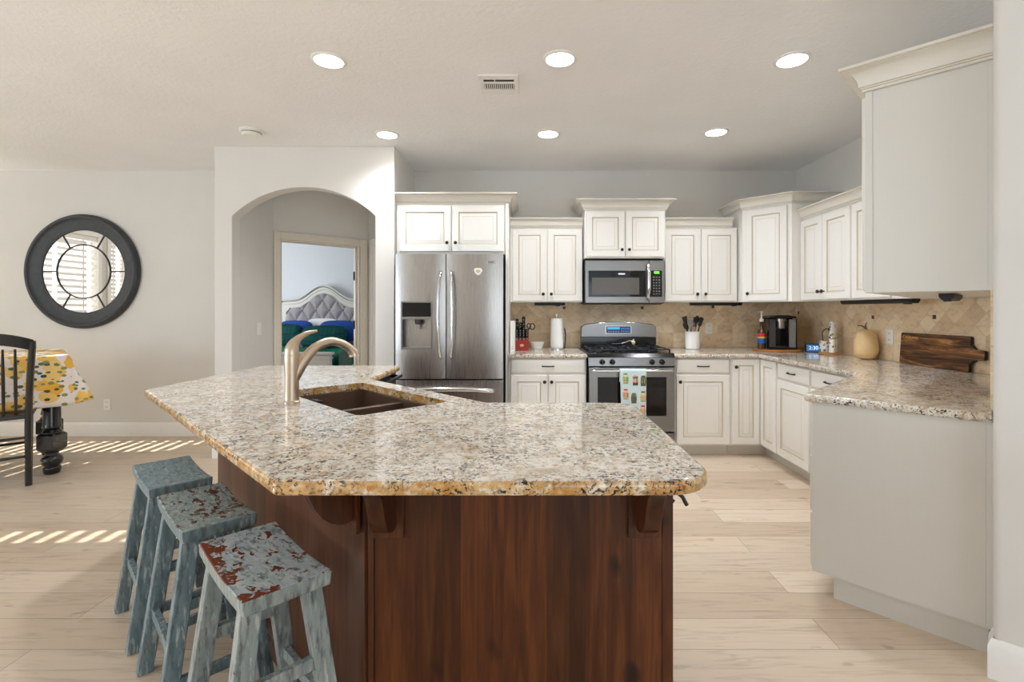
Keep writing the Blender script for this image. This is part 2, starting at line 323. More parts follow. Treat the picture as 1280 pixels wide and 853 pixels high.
# ------------------------------------------------------------------ mesh building
class MB:
    def __init__(s): s.bm = bmesh.new()
    def q(s, vs, mi=0):
        try: f = s.bm.faces.new(vs)
        except ValueError: return None
        f.material_index = mi; return f
    def v(s, *p): return s.bm.verts.new(p)
    def box(s, x0, y0, z0, x1, y1, z1, mi=0):
        a = [s.v(x, y, z) for z in (z0, z1) for (x, y) in ((x0, y0), (x1, y0), (x1, y1), (x0, y1))]
        for f in ((3, 2, 1, 0), (4, 5, 6, 7), (0, 1, 5, 4), (1, 2, 6, 5), (2, 3, 7, 6), (3, 0, 4, 7)): s.q([a[i] for i in f], mi)
        return s
    def prism(s, pts, z0, z1, mi=0, ax='z', mi_side=None):
        """polygon extruded along ax: 'z' pts=(x,y), 'y' pts=(x,z), 'x' pts=(y,z)"""
        mp = {'z': lambda p, h: (p[0], p[1], h), 'y': lambda p, h: (p[0], h, p[1]), 'x': lambda p, h: (h, p[0], p[1])}[ax]
        a = [s.v(*mp(p, z0)) for p in pts]; b = [s.v(*mp(p, z1)) for p in pts]; n = len(pts)
        s.q(a[::-1], mi); s.q(b, mi)
        for i in range(n): s.q([a[i], a[(i+1) % n], b[(i+1) % n], b[i]], mi if mi_side is None else mi_side)
        return s
    def lathe(s, prof, c=(0, 0, 0), seg=24, mi=0, axis='z', sx=1.0, sy=1.0, cap=True):
        rings = []
        for r, h in prof:
            ring = []
            for i in range(seg):
                t_ = 2*PI*i/seg; a, b = r*math.cos(t_)*sx, r*math.sin(t_)*sy
                p = {'z': (a, b, h), 'y': (a, h, b), 'x': (h, a, b)}[axis]
                ring.append(s.v(c[0]+p[0], c[1]+p[1], c[2]+p[2]))
            rings.append(ring)
        for k in range(len(rings)-1):
            m_ = mi[k] if isinstance(mi, (list, tuple)) else mi
            for i in range(seg): s.q([rings[k][i], rings[k][(i+1) % seg], rings[k+1][(i+1) % seg], rings[k+1][i]], m_)
        if cap:
            m0, m1 = (mi[0], mi[-1]) if isinstance(mi, (list, tuple)) else (mi, mi)
            s.q(rings[0][::-1], m0); s.q(rings[-1], m1)
        return s
    def tube(s, pts, r, seg=10, mi=0, sq=1.0):
        pts = [Vector(p) for p in pts]; n = len(pts); rs = r if isinstance(r, (list, tuple)) else [r]*n
        rings = []; up = Vector((0, 0, 1)); prev = None
        for i in range(n):
            d = (pts[min(i+1, n-1)]-pts[max(i-1, 0)]).normalized()
            if prev is None: x = d.cross(up if abs(d.z) < .95 else Vector((1, 0, 0))).normalized()
            else: x = (prev-d*prev.dot(d)).normalized()
            prev = x; y = d.cross(x)
            rings.append([s.bm.verts.new(pts[i]+(x*math.cos(2*PI*k/seg)+y*math.sin(2*PI*k/seg)*sq)*rs[i]) for k in range(seg)])
        for k in range(n-1):
            for i in range(seg): s.q([rings[k][i], rings[k][(i+1) % seg], rings[k+1][(i+1) % seg], rings[k+1][i]], mi)
        s.q(rings[0][::-1], mi); s.q(rings[-1], mi); return s
    def bar(s, p0, p1, w, d, xa=(1, 0, 0), mi=0, w1=None, d1=None):
        p0, p1 = Vector(p0), Vector(p1); z = (p1-p0).normalized(); x = Vector(xa); x = (x-z*x.dot(z)).normalized(); y = z.cross(x)
        w1 = w if w1 is None else w1; d1 = d if d1 is None else d1
        a = [s.bm.verts.new(p0+x*i*w/2+y*j*d/2) for i, j in ((-1, -1), (1, -1), (1, 1), (-1, 1))]
        b = [s.bm.verts.new(p1+x*i*w1/2+y*j*d1/2) for i, j in ((-1, -1), (1, -1), (1, 1), (-1, 1))]
        s.q(a[::-1], mi); s.q(b, mi)
        for i in range(4): s.q([a[i], a[(i+1) % 4], b[(i+1) % 4], b[i]], mi)
        return s
    def grid(s, nu, nv, fn, mi=0, closed_u=False):
        g = [[s.v(*fn(i/nu, j/nv)) for i in range(nu+(0 if closed_u else 1))] for j in range(nv+1)]
        L = len(g[0])
        for j in range(nv):
            for i in range(nu):
                s.q([g[j][i], g[j][(i+1) % L], g[j+1][(i+1) % L], g[j+1][i]], mi(i/nu, j/nv) if callable(mi) else mi)
        return g
    def ellipsoid(s, c, r, nu=16, nv=10, mi=0, f=None):
        def fn(u, v):
            th, ph = 2*PI*u, PI*(v-.5)*.998; p = (math.cos(th)*math.cos(ph), math.sin(th)*math.cos(ph), math.sin(ph))
            if f: p = f(p)
            return tuple(c[k]+r[k]*p[k] for k in range(3))
        s.grid(nu, nv, fn, mi, True); return s
    def sweep(s, path, prof, closed=False, mi=0):
        """profile points (outward, z) swept along a 2-D path; outward is to the right of travel"""
        n = len(path); P = [Vector(p) for p in path]; loops = []
        for i in range(n):
            ds = []
            if closed or i > 0: ds.append((P[i]-P[i-1]).normalized())
            if closed or i < n-1: ds.append((P[(i+1) % n]-P[i]).normalized())
            ns = [Vector((d.y, -d.x)) for d in ds]; m = ns[0] if len(ns) == 1 else (ns[0]+ns[1])
            m = m.normalized(); k = 1/max(.3, m.dot(ns[0]))
            loops.append([s.v(P[i].x+m.x*k*o, P[i].y+m.y*k*o, z) for o, z in prof])
        for i in range(n if closed else n-1):
            a, b = loops[i], loops[(i+1) % n]
            for k in range(len(prof)-1): s.q([a[k], b[k], b[k+1], a[k+1]], mi[k] if isinstance(mi, (list, tuple)) else mi)
        if not closed:
            for lp, r in ((loops[0], 1), (loops[-1], -1)): s.q(lp[::r], mi[0] if isinstance(mi, (list, tuple)) else mi)
        return loops
    def fill(s, loops, mi=0):
        es = []
        for lp in loops:
            for i in range(len(lp)):
                a, b = lp[i], lp[(i+1) % len(lp)]
                es.append(s.bm.edges.get((a, b)) or s.bm.edges.new((a, b)))
        r = bmesh.ops.triangle_fill(s.bm, use_beauty=True, use_dissolve=False, edges=es)
        for f in r['geom']:
            if isinstance(f, bmesh.types.BMFace): f.material_index = mi
    def build(s, name, mats, parent=None, loc=None, rotz=0, bev=0, smooth=True, ang=35, seg=2, recalc=True, rot=None):
        if recalc: bmesh.ops.recalc_face_normals(s.bm, faces=s.bm.faces)
        me = bpy.data.meshes.new(name); s.bm.to_mesh(me); s.bm.free()
        for m in (mats if isinstance(mats, (list, tuple)) else [mats]): me.materials.append(M[m])
        if smooth:
            me.polygons.foreach_set('use_smooth', [True]*len(me.polygons)); me.set_sharp_from_angle(angle=math.radians(ang))
        o = bpy.data.objects.new(name, me); COL.objects.link(o)
        if parent: o.parent = parent
        if loc is not None: o.location = loc
        if rot is not None: o.rotation_euler = rot
        elif rotz: o.rotation_euler = (0, 0, rotz)
        if bev:
            b = o.modifiers.new('edge', 'BEVEL'); b.width = bev; b.segments = seg; b.limit_method = 'ANGLE'; b.angle_limit = math.radians(40)
        return o

def thing(name, label, cat, loc=(0, 0, 0), rotz=0, group=None):
    o = bpy.data.objects.new(name, None); COL.objects.link(o); o.location = loc; o.rotation_euler = (0, 0, rotz)
    o.empty_display_size = .05
    return tag(o, label, cat, group)
def tag(o, label, cat, group=None):
    o['label'] = label; o['category'] = cat
    if group: o['group'] = group
    return o
def struct(o, label=None):
    o['kind'] = 'structure'
    if label: o['label'] = label
    return o
def at(px, py, Y): return ((px-660)*Y/620, Y, H_CAM-(py-388)*Y/620)
def text(name, s_, size, mat, parent, loc, rot, ext=.0004, align='CENTER'):
    c = bpy.data.curves.new(name, 'FONT'); c.body = s_; c.size = size; c.extrude = ext; c.align_x = align; c.align_y = 'CENTER'
    c.materials.append(M[mat]); f_ = bpy.data.objects.new(name, c); COL.objects.link(f_)
    me = bpy.data.meshes.new_from_object(f_.evaluated_get(bpy.context.evaluated_depsgraph_get())); bpy.data.objects.remove(f_); bpy.data.curves.remove(c)
    o = bpy.data.objects.new(name, me); COL.objects.link(o); o.parent = parent; o.location = loc; o.rotation_euler = rot
    return o
def rounded(pts, rad, n=6):
    """polygon with rounded corners; rad = {index: radius}"""
    out = []; N = len(pts)
    for i, p in enumerate(pts):
        r = rad.get(i, 0) if isinstance(rad, dict) else rad
        if not r: out.append(p); continue
        P, A, B = Vector(p), Vector(pts[i-1]), Vector(pts[(i+1) % N])
        a, b = (A-P).normalized(), (B-P).normalized(); ang = a.angle(b); d = r/math.tan(ang/2)
        c = P+(a+b).normalized()*(r/math.sin(ang/2)); s0, s1 = P+a*d-c, P+b*d-c
        a0 = math.atan2(s0.y, s0.x); da = math.atan2(s1.y, s1.x)-a0
        while da > PI: da -= 2*PI
        while da < -PI: da += 2*PI
        for k in range(n+1): out.append((c.x+r*math.cos(a0+da*k/n), c.y+r*math.sin(a0+da*k/n)))
    return out

# ------------------------------------------------------------------ the setting
Z1 = H_CEIL; WY = 5.13; RX = 2.77
struct(MB().box(-6.4, -3.4, -.12, 4.4, 9.6, 0).build('floor', 'oak_floor'), 'light oak plank floor')
struct(MB().box(-6.4, -3.4, Z1, 4.4, 9.6, Z1+.15).build('ceiling', 'ceiling_paint'), 'textured off white ceiling')
struct(MB().box(-6.4, WY, 0, -2.62, WY+.15, Z1).build('wall_dining', 'wall_paint'), 'pale wall with the round mirror')
struct(MB().box(-1.345, WY, 0, RX+.2, WY+.15, Z1).build('wall_back', 'wall_paint'))
struct(MB().prism([(RX, 2.88), (RX, WY), (RX+.2, WY), (RX+.2, 2.88)], 0, Z1).build('wall_right', 'wall_paint'))
struct(MB().prism(rounded([(1.645, 1.755), (2.768, 2.878), (2.95, 2.878), (2.95, 2.834), (1.758, 1.642)], {0: .022, 4: .022}), 0, Z1).build('wall_end', 'wall_paint'), 'end of the angled wall at the right')
bb = [(0, .0), (.014, 0), (.014, .115), (.009, .128), (.004, .14), (0, .14)]
m = MB(); m.sweep([(1.70, 1.81), (1.645, 1.755), (1.758, 1.642), (2.9, 2.784)][::-1], [(-o, z) for o, z in bb]); struct(m.build('baseboard_end', 'trim_white'))
m = MB(); m.sweep([(-6.2, WY), (-2.78, WY)], bb); struct(m.build('baseboard_dining', 'trim_white'))
# arched wall
cx, hw, zs, ri = -1.975, .63, 2.13, .254; R = (hw*hw+ri*ri)/(2*ri); zc = zs+ri-R
arch = [(cx+R*math.sin(k), zc+R*math.cos(k)) for k in [-math.asin(hw/R)+2*math.asin(hw/R)*i/28 for i in range(29)]]
m = MB(); m.prism([(-2.76, 0), (-2.605, 0)]+arch+[(-1.345, 0), (-1.176, 0), (-1.176, Z1), (-2.76, Z1)], 4.365, 4.50, ax='y')
struct(m.build('wall_arch', 'wall_paint', bev=.005, seg=2), 'pale wall with an arched opening')
struct(MB().box(-2.76, 4.502, 0, -2.607, WY-.002, Z1).build('wall_hall_left', 'wall_paint'))
struct(MB().box(-1.345, 4.502, 0, -1.176, WY-.002, Z1).build('wall_hall_right', 'wall_paint'))
m = MB(); m.sweep([(-2.76, WY-.02), (-2.76, 4.365), (-2.606, 4.365)], bb); struct(m.build('baseboard_arch', 'trim_white'))
# angled hall wall with the bedroom door
A = (-2.605, 5.08); HD = math.atan2(.6947, .7193)
m = MB(); m.box(-.30, 0, 0, .055, .13, Z1); m.box(.055, 0, 2.045, .93, .13, Z1); m.box(.93, 0, 0, 1.03, .13, Z1)
struct(m.build('wall_hall', 'wall_paint', loc=(*A, 0), rotz=HD))
m = MB()
for x0, x1, z0, z1 in ((-.0, .062, 0, 2.115), (.925, 1.012, 0, 2.115), (.062, .925, 2.035, 2.115)):
    m.box(x0, -.016, z0, x1, -.001, z1)
m.box(.062, -.001, 0, .075, .135, 2.035); m.box(.912, -.001, 0, .925, .135, 2.035); m.box(.075, -.001, 2.022, .912, .135, 2.035); m.box(.895, .05, 0, .912, .062, 2.022)
dr = struct(m.build('door_1', 'hall_trim', loc=(*A, 0), rotz=HD, bev=.003), 'cream door casing to the bedroom')
for z in (1.70, 1.13):
    h = MB(); h.box(.9085, .066, z-.05, .9125, .112, z+.05); h.tube([(.905, .116, z-.05), (.905, .116, z+.05)], .006); h.build('hinge', 'black_matte', dr)
Bp = (-1.865, 5.795)
m = MB(); m.box(0, 0, 0, .78, .1, Z1); struct(m.build('wall_hall_far', 'wall_paint', loc=(*Bp, 0), rotz=-PI/4))
m = MB(); m.box(.05, -.016, 0, .11, -.001, 2.115); m.box(.11, -.016, 2.04, .7, -.001, 2.115); m.box(.112, -.008, .01, .7, -.001, 2.038)
struct(m.build('door_2', 'trim_white', loc=(*Bp, 0), rotz=-PI/4, bev=.003), 'white second door in the hall')
# bedroom shell
struct(MB().box(-6.2, 9.35, 0, -.9, 9.5, Z1).build('wall_bedroom', 'bedroom_paint'))
struct(MB().box(-6.35, WY+.15, 0, -6.2, 9.5, Z1).build('wall_bedroom_left', 'bedroom_paint'))
struct(MB().box(-.9, WY+.15, 0, -.75, 9.5, Z1).build('wall_bedroom_right', 'bedroom_paint'))
# dining side wall with two windows and blinds; wall behind the camera with an opening added for light and reflections
WX = -6.2
m = MB()
wins = [(4.36, 4.90, .45, 2.35), (3.10, 4.22, .45, 2.35), (2.60, 2.88, .45, 2.35), (-2.6, 1.3, .3, 2.45)]  # last window is unseen, added and sized for its side light
ys = [-3.4]+[v for a_ in wins[::-1] for v in a_[:2]]+[WY]
for i in range(0, len(ys), 2): m.box(WX-.15, ys[i], 0, WX, ys[i+1], Z1)
for y0, y1, z0, z1 in wins: m.box(WX-.15, y0, 0, WX, y1, z0); m.box(WX-.15, y0, z1, WX, y1, Z1)
struct(m.build('wall_left', 'wall_paint'))
for k, (y0, y1, z0, z1) in enumerate(wins):
    m = MB(); fw = .05
    m.box(WX-.10, y0, z0, WX-.06, y0+fw, z1); m.box(WX-.10, y1-fw, z0, WX-.06, y1, z1); m.box(WX-.10, y0+fw, z0, WX-.06, y1-fw, z0+fw); m.box(WX-.10, y0+fw, z1-fw, WX-.06, y1-fw, z1)
    yc = (y0+y1)/2
    if y1-y0 > .8: m.box(WX-.095, yc-.02, z0+fw, WX-.065, yc+.02, z1-fw)
    wn_ = struct(m.build('window_%d' % (k+1), 'trim_white', bev=.004))
    if k < 3:
        b = thing('window_blind', ('white slatted blind in the dining window nearest the mirror wall', 'wide white slatted blind filling the left of the mirror reflection', 'narrow white slatted blind at the right of the mirror reflection')[k], 'blind', (WX-.03, yc, z0), 0)
        m = MB(); sp0 = .085 if k == 1 else .062; n = int((z1-z0-.08)/sp0)
        for i in range(n):
            zz = .03+i*sp0; m.bar((0, -(y1-y0)/2+.01, zz), (0, (y1-y0)/2-.01, zz), .075 if k == 1 else .05, .0025, (math.cos(.62 if k == 1 else .36), 0, math.sin(.62 if k == 1 else .36)))
        m.build('slats', 'blind_white', b)
        MB().box(-.03, -(y1-y0)/2+.005, z1-z0-.07, .03, (y1-y0)/2-.005, z1-z0-.005).build('head_rail', 'blind_white', b)
        for yy in (-.3, .3): MB().box(.028, yy*(y1-y0)-.012, .02, .0295, yy*(y1-y0)+.012, z1-z0-.07).build('ladder_tape', 'blind_white', b)
        m = MB()
        for q0, q1, w0, w1 in ((y0-.062, y0, z0-.062, z1+.062), (y1, y1+.062, z0-.062, z1+.062), (y0, y1, z0-.062, z0), (y0, y1, z1, z1+.062)): m.box(WX+.001, q0, w0, WX+.018, q1, w1)
        m.build('casing', 'trim_white', wn_, bev=.003)
# wall behind
m = MB(); m.box(-6.35, -3.4, 0, .4, -3.25, Z1); m.box(.4, -3.4, 2.4, 4.0, -3.25, Z1); m.box(4.0, -3.4, 0, 4.4, -3.25, Z1)
struct(m.build('wall_front', 'wall_paint'))
struct(MB().box(4.2, -3.25, 0, 4.4, 2.9, Z1).build('wall_far_right', 'wall_paint'))
struct(MB().box(2.96, 2.75, 0, 4.2, 2.9, Z1).build('wall_side', 'wall_paint'))
m = MB()
for x in (.4, 2.17, 3.94): m.box(x, -3.36, 0, x+.06, -3.31, 2.4)
m.box(.46, -3.36, 2.34, 3.94, -3.31, 2.4); struct(m.build('window_5', 'trim_white'))
# yard and neighbouring brick house seen through the blinds in the mirror
struct(MB().box(-30, -22, -.3, -6.4, 22, -.12).build('ground', 'exterior_ground'))
struct(MB().box(-6.39, -22, -.3, 12, -3.41, -.06).build('floor_patio', 'exterior_ground'))
h = thing('brick_house', 'red brick neighbouring house seen through blinds in the mirror', 'house', (-10.4, -3.6, -.12))
MB().box(-2, -5.2, 0, 0, 5.2, 3.7).build('wall', 'brick', h)
MB().prism([(-2.3, 3.71), (.3, 3.71), (-1, 4.3)], -5.4, 5.4, ax='y').build('roof', 'dark_grey', h)

# ------------------------------------------------------------------ backsplash
def splash(name, L, z1, loc, rotz, accents):
    o = struct(MB().box(0, -.012, 0, L, 0, z1).build(name, 'travertine', loc=loc, rotz=rotz), 'tan travertine tile backsplash')
    for x, z in accents: MB().box(x-.014, -.0128, z-.014, x+.014, -.0118, z+.014).build('accent_tile', 'accent_tile', o)
    return o
splash('trim_1', 2.94, .463, (-.172, WY-.001, .9145), 0, [(.545, .41), (1.35, .41), (1.96, .30), (2.08, .42), (1.08, .22)])
splash('trim_2', 2.24, .463, (RX-.001, WY-.015, .9145), -PI/2, [(.06, .36), (1.15, .33), (1.75, .34)])
splash('trim_3', 1.37, .463, (2.755, 2.868, .9145), -3*PI/4, [(.4, .36), (1.0, .34)])

# ------------------------------------------------------------------ worktops
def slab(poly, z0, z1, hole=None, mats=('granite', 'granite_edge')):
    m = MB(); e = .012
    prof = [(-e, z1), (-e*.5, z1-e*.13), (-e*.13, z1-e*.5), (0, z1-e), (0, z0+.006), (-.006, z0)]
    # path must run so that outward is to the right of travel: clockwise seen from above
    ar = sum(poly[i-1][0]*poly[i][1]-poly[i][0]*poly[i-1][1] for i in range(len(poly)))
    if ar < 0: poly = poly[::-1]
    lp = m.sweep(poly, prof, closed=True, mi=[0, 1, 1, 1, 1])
    tops = [[l[0] for l in lp]]; bots = [[l[-1] for l in lp]]
    if hole:
        a_ = [m.v(x, y, z1) for x, y in hole]; b_ = [m.v(x, y, z0) for x, y in hole]; n = len(hole)
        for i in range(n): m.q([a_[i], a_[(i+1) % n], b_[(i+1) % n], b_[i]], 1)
        tops.append(a_); bots.append(b_)
    m.fill(tops, 0); m.fill(bots, 0)
    return m
CT, CB = .914, .880
def flat_top(o):
    for p in o.data.polygons:
        if abs(p.normal.z) > .99: p.use_smooth = False
    return o
m = slab([(-.170, 4.36), (.522, 4.36), (.522, 5.115), (-.170, 5.115)], CB, CT)
tag(flat_top(m.build('countertop', ['granite', 'granite'], ang=50)), 'short granite worktop between refrigerator and range', 'countertop')
m = slab(rounded([(1.290, 4.36), (2.025, 4.36), (2.025, 3.045), (1.27, 2.29), (1.7215, 1.8385), (2.754, 2.869), (2.754, 5.115), (1.290, 5.115)], {3: .025}), CB, CT)
tag(flat_top(m.build('countertop', ['granite', 'granite'], ang=50)), 'L-shaped granite worktop running from the range to the right wall end', 'countertop')
def uv(u, v): return ((u-v)/2, (u+v)/2)
hole = rounded([uv(1.19, 3.53), uv(1.76, 3.53), uv(1.76, 2.43), uv(1.19, 2.43)], .03)
isl = rounded([(-.574, 1.118), (.44, 1.118), (.44, 2.08), (-.17, 2.08), (-.89, 2.80), (-.89, 3.47), (-1.86, 3.47), (-1.86, 2.40)], {0: .03, 1: .12, 2: .10, 3: .02, 4: .02, 5: .03, 6: .06, 7: .04}, 8)
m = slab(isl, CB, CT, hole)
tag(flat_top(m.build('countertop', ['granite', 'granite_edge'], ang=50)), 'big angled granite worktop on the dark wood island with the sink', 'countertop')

# ------------------------------------------------------------------ cabinets
def ring_panel(m, x0, z0, x1, z1, rings, y=0.0):
    """concentric rectangles (inset, -y depth, material) from outside to the centre"""
    prev = None
    for ins, dep, mi in rings:
        a_ = [m.v(x0+ins, y-dep, z0+ins), m.v(x1-ins, y-dep, z0+ins), m.v(x1-ins, y-dep, z1-ins), m.v(x0+ins, y-dep, z1-ins)]
        if prev:
            for i in range(4): m.q([prev[i], prev[(i+1) % 4], a_[(i+1) % 4], a_[i]], mi)
        prev = a_
    m.q(prev, 0)
def door_rings(fr):
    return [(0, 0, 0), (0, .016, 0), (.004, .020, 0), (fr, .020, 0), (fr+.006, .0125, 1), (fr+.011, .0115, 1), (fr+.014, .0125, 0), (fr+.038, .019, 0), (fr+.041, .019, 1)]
drawer_rings = [(0, 0, 0), (0, .012, 0), (.004, .014, 1), (.014, .019, 0), (.017, .020, 0)]
def knob(parent, x, z):
    m = MB(); m.lathe([(.006, 0), (.005, -.012), (.013, -.017), (.0155, -.024), (.012, -.030), (.004, -.032)], (x, -.0201, z), 14, axis='y'); m.build('knob', 'bronze', parent)
def pull(parent, x, z, L=.10):
    m = MB(); pts = [(x-L/2, -.019, z), (x-L/2+.004, -.036, z), (x-L/2+.02, -.044, z), (x, -.046, z), (x+L/2-.02, -.044, z), (x+L/2-.004, -.036, z), (x+L/2, -.019, z)]
    m.tube(pts, [.007, .0055, .005, .0055, .005, .0055, .007], 8); m.build('pull', 'bronze', parent)
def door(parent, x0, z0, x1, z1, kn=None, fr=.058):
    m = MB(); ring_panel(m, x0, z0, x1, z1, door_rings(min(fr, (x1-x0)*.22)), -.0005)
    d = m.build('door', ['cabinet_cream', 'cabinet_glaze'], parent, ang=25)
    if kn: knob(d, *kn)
    return d
def drawer(parent, x0, z0, x1, z1, has_pull=True):
    m = MB(); ring_panel(m, x0, z0, x1, z1, drawer_rings, -.0005)
    d = m.build('drawer', ['cabinet_cream', 'cabinet_glaze'], parent, ang=25)
    if has_pull: pull(d, (x0+x1)/2, (z0+z1)/2)
    return d
def crown(parent, path, z0, z1, out):
    h = z1-z0
    pr = [(.001, z0), (.012, z0), (.012, z0+.10*h), (.017, z0+.12*h), (.017, z0+.17*h), (.022, z0+.20*h)]
    pr += [(.022+(out-.032)*(1-math.cos(a_)), z0+(.20+.62*math.sin(a_))*h) for a_ in (.3, .6, .9, 1.2, 1.45)]
    pr += [(out-.008, z0+.84*h), (out-.004, z0+.88*h), (out, z0+.89*h), (out, z1), (.001, z1)]
    mi = [0]*(len(pr)-1)
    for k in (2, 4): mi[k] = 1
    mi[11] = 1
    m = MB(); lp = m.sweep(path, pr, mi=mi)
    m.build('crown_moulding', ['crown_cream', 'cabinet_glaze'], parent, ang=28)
def base_body(parent, w_, d_, extra=None):
    m = MB(); m.box(.0015, 0, .1, w_-.0015, d_, .879)
    m.build('body', 'cabinet_cream', parent)
    MB().box(.0015, .075, 0, w_-.0015, d_, .0985).build('toe_kick', 'cabinet_panel', parent)
def wall_body(parent, w_, d_, z0, z1):
    m = MB(); m.box(.0015, 0, z0, w_-.0015, d_, z1); m.build('body', 'cabinet_cream', parent)

GB, GW = 'cream base cabinets', 'cream wall cabinets'
# back run, base
FY = 4.40
c = thing('base_cabinet', 'cream base cabinet with one drawer and two doors between refrigerator and range', 'cabinet', (-.172, FY, 0), 0, GB)
base_body(c, .690, .70); drawer(c, .018, .742, .680, .868)
door(c, .018, .115, .345, .728, (.318, .668)); door(c, .353, .115, .680, .728, (.380, .668))
c = thing('base_cabinet', 'cream base cabinet with a drawer over one door just right of the range', 'cabinet', (1.300, FY, 0), 0, GB)
base_body(c, .494, .70); drawer(c, .012, .742, .482, .868); door(c, .012, .115, .482, .728, (.040, .668))
# L-shaped corner unit
c = thing('corner_base_cabinet', 'cream corner base cabinet with two tall doors meeting at the inner corner', 'cabinet', (1.796, FY, 0), 0, GB)
m = MB(); m.prism([(0, 0), (.274, 0), (.274, -.298), (.955, -.298), (.955, .70), (0, .70)], .1, .879); m.build('body', 'cabinet_cream', c)
MB().prism([(0, .075), (.349, .075), (.349, -.298), (.955, -.298), (.955, .70), (0, .70)], 0, .0985).build('toe_kick', 'cabinet_panel', c)
door(c, .010, .115, .252, .868, (.036, .800))
m = MB(); ring_panel(m, .022, .115, .290, .868, door_rings(.055), -.0005)
m.build('door', ['cabinet_cream', 'cabinet_glaze'], c, loc=(.274, 0, 0), rotz=-PI/2, ang=25)
# right run (faces the island)
c = thing('base_cabinet', 'cream drawer-over-door base cabinet beside the corner unit on the right run', 'cabinet', (2.07, 4.10, 0), -PI/2, GB)
base_body(c, .486, .66); drawer(c, .012, .742, .474, .868); door(c, .012, .115, .474, .728)
c = thing('base_cabinet', 'cream base cabinet partly hidden behind the peninsula tip on the right run', 'cabinet', (2.07, 3.612, 0), -PI/2, GB)
base_body(c, .556, .66); drawer(c, .012, .742, .48, .868); door(c, .012, .115, .48, .728)
# angled peninsula run
def along(d): return (2.066-d*.70711, 3.041-d*.70711, 0)
c = thing('base_cabinet', 'cream base cabinet in the inner angle of the peninsula', 'cabinet', along(.03), -3*PI/4, GB)
base_body(c, .50, .56); drawer(c, .03, .742, .49, .868); door(c, .03, .115, .49, .728)
c = thing('base_cabinet', 'beige base cabinet at the peninsula tip with a large plain end panel', 'cabinet', along(.532), -3*PI/4, GB)
m = MB(); m.box(.0015, 0, .1, .515, .595, .879); m.build('body', 'cabinet_cream', c)
MB().box(.0015, .082, 0, .522, .595, .0985).build('toe_kick', 'cabinet_panel', c)
for z0, z1 in ((.115, .36), (.372, .62), (.632, .868)): drawer(c, .012, z0, .515, z1)
m = MB(); m.box(.5155, -.001, .1, .535, .588, .8785); m.box(.5155, .5885, .1, .5375, .608, .8785); m.build('end_panel', 'cabinet_panel', c)

# wall cabinets, back run
ZU = 1.377
c = thing('wall_cabinet', 'cream two-door wall cabinet above the knife block', 'cabinet', (-.172, 4.80, 0), 0, GW)
wall_body(c, .700, .315, ZU, 2.10); door(c, .022, 1.387, .352, 2.085, (.318, 1.455)); door(c, .362, 1.387, .694, 2.085, (.396, 1.455))
crown(c, [(.0, 0), (.700, 0)], 2.10, 2.187, .06)
c = thing('wall_cabinet', 'raised short cream wall cabinet directly above the microwave', 'cabinet', (.535, 4.70, 0), 0, GW)
wall_body(c, .768, .415, 1.793, 2.25); door(c, .012, 1.805, .380, 2.238, (.350, 1.87)); door(c, .388, 1.805, .756, 2.238, (.418, 1.87))
crown(c, [(0, .41), (0, 0), (.768, 0), (.768, .41)], 2.25, 2.343, .085)
c = thing('wall_cabinet', 'cream two-door wall cabinet between microwave and corner unit', 'cabinet', (1.310, 4.80, 0), 0, GW)
wall_body(c, .715, .315, ZU, 2.10); door(c, .012, 1.387, .352, 2.085, (.318, 1.455)); door(c, .362, 1.387, .706, 2.085, (.396, 1.455))
crown(c, [(0, 0), (.66, 0)], 2.10, 2.187, .06)
# diagonal corner
c = thing('corner_wall_cabinet', 'tall diagonal cream corner wall cabinet above the coffee maker', 'cabinet', (2.034, 4.706, 0), 0, GW)
P = [(0, .408), (0, 0), (.306, -.306), (.730, -.306), (.730, .408)]
m = MB(); m.prism(P, ZU, 2.25); m.build('body', 'cabinet_cream', c)
crown(c, P[:4], 2.25, 2.343, .07)
m = MB(); ring_panel(m, .035, 1.387, .398, 2.238, door_rings(.058), -.0005)
d = m.build('door', ['cabinet_cream', 'cabinet_glaze'], c, rotz=-PI/4, ang=25); knob(d, .062, 1.455)
# right run wall cabinets
c = thing('wall_cabinet', 'cream two-door wall cabinet on the right wall next to the corner unit', 'cabinet', (2.43, 4.392, 0), -PI/2, GW)
wall_body(c, .682, .330, ZU, 2.10); door(c, .006, 1.387, .322, 2.085, (.296, 1.455)); door(c, .328, 1.387, .676, 2.085, (.356, 1.455))
crown(c, [(.0, 0), (.682, 0)], 2.10, 2.187, .06)
c = thing('wall_cabinet', 'cream wall cabinet on the right wall half hidden by the tall end cabinet', 'cabinet', (2.43, 3.709, 0), -PI/2, GW)
wall_body(c, .560, .330, ZU, 2.10); door(c, .012, 1.387, .400, 2.085)
crown(c, [(.0, 0), (.560, 0)], 2.10, 2.187, .06)
# tall end wall cabinet on the angled wall
c = thing('end_wall_cabinet', 'large pale end wall cabinet with plain side panel hanging nearest the camera', 'cabinet', (2.40, 3.10, 0), -3*PI/4, GW)
LE = 1.268
m = MB(); m.box(0, 0, ZU, LE, .413, 2.262); m.build('body', 'cabinet_cream', c)
door(c, .66, 1.387, LE-.012, 2.25); door(c, .06, 1.387, .65, 2.25)
m = MB(); m.box(LE+.0005, .0265, ZU+.001, LE+.015, .3965, 2.2615); m.box(LE+.0005, -.001, ZU+.001, LE+.018, .026, 2.2615); m.box(LE+.0005, .397, ZU+.001, LE+.018, .413, 2.2615); m.build('end_panel', 'cabinet_panel', c)
crown(c, [(.3, 0), (LE+.018, 0), (LE+.018, .413)], 2.262, 2.365, .085)
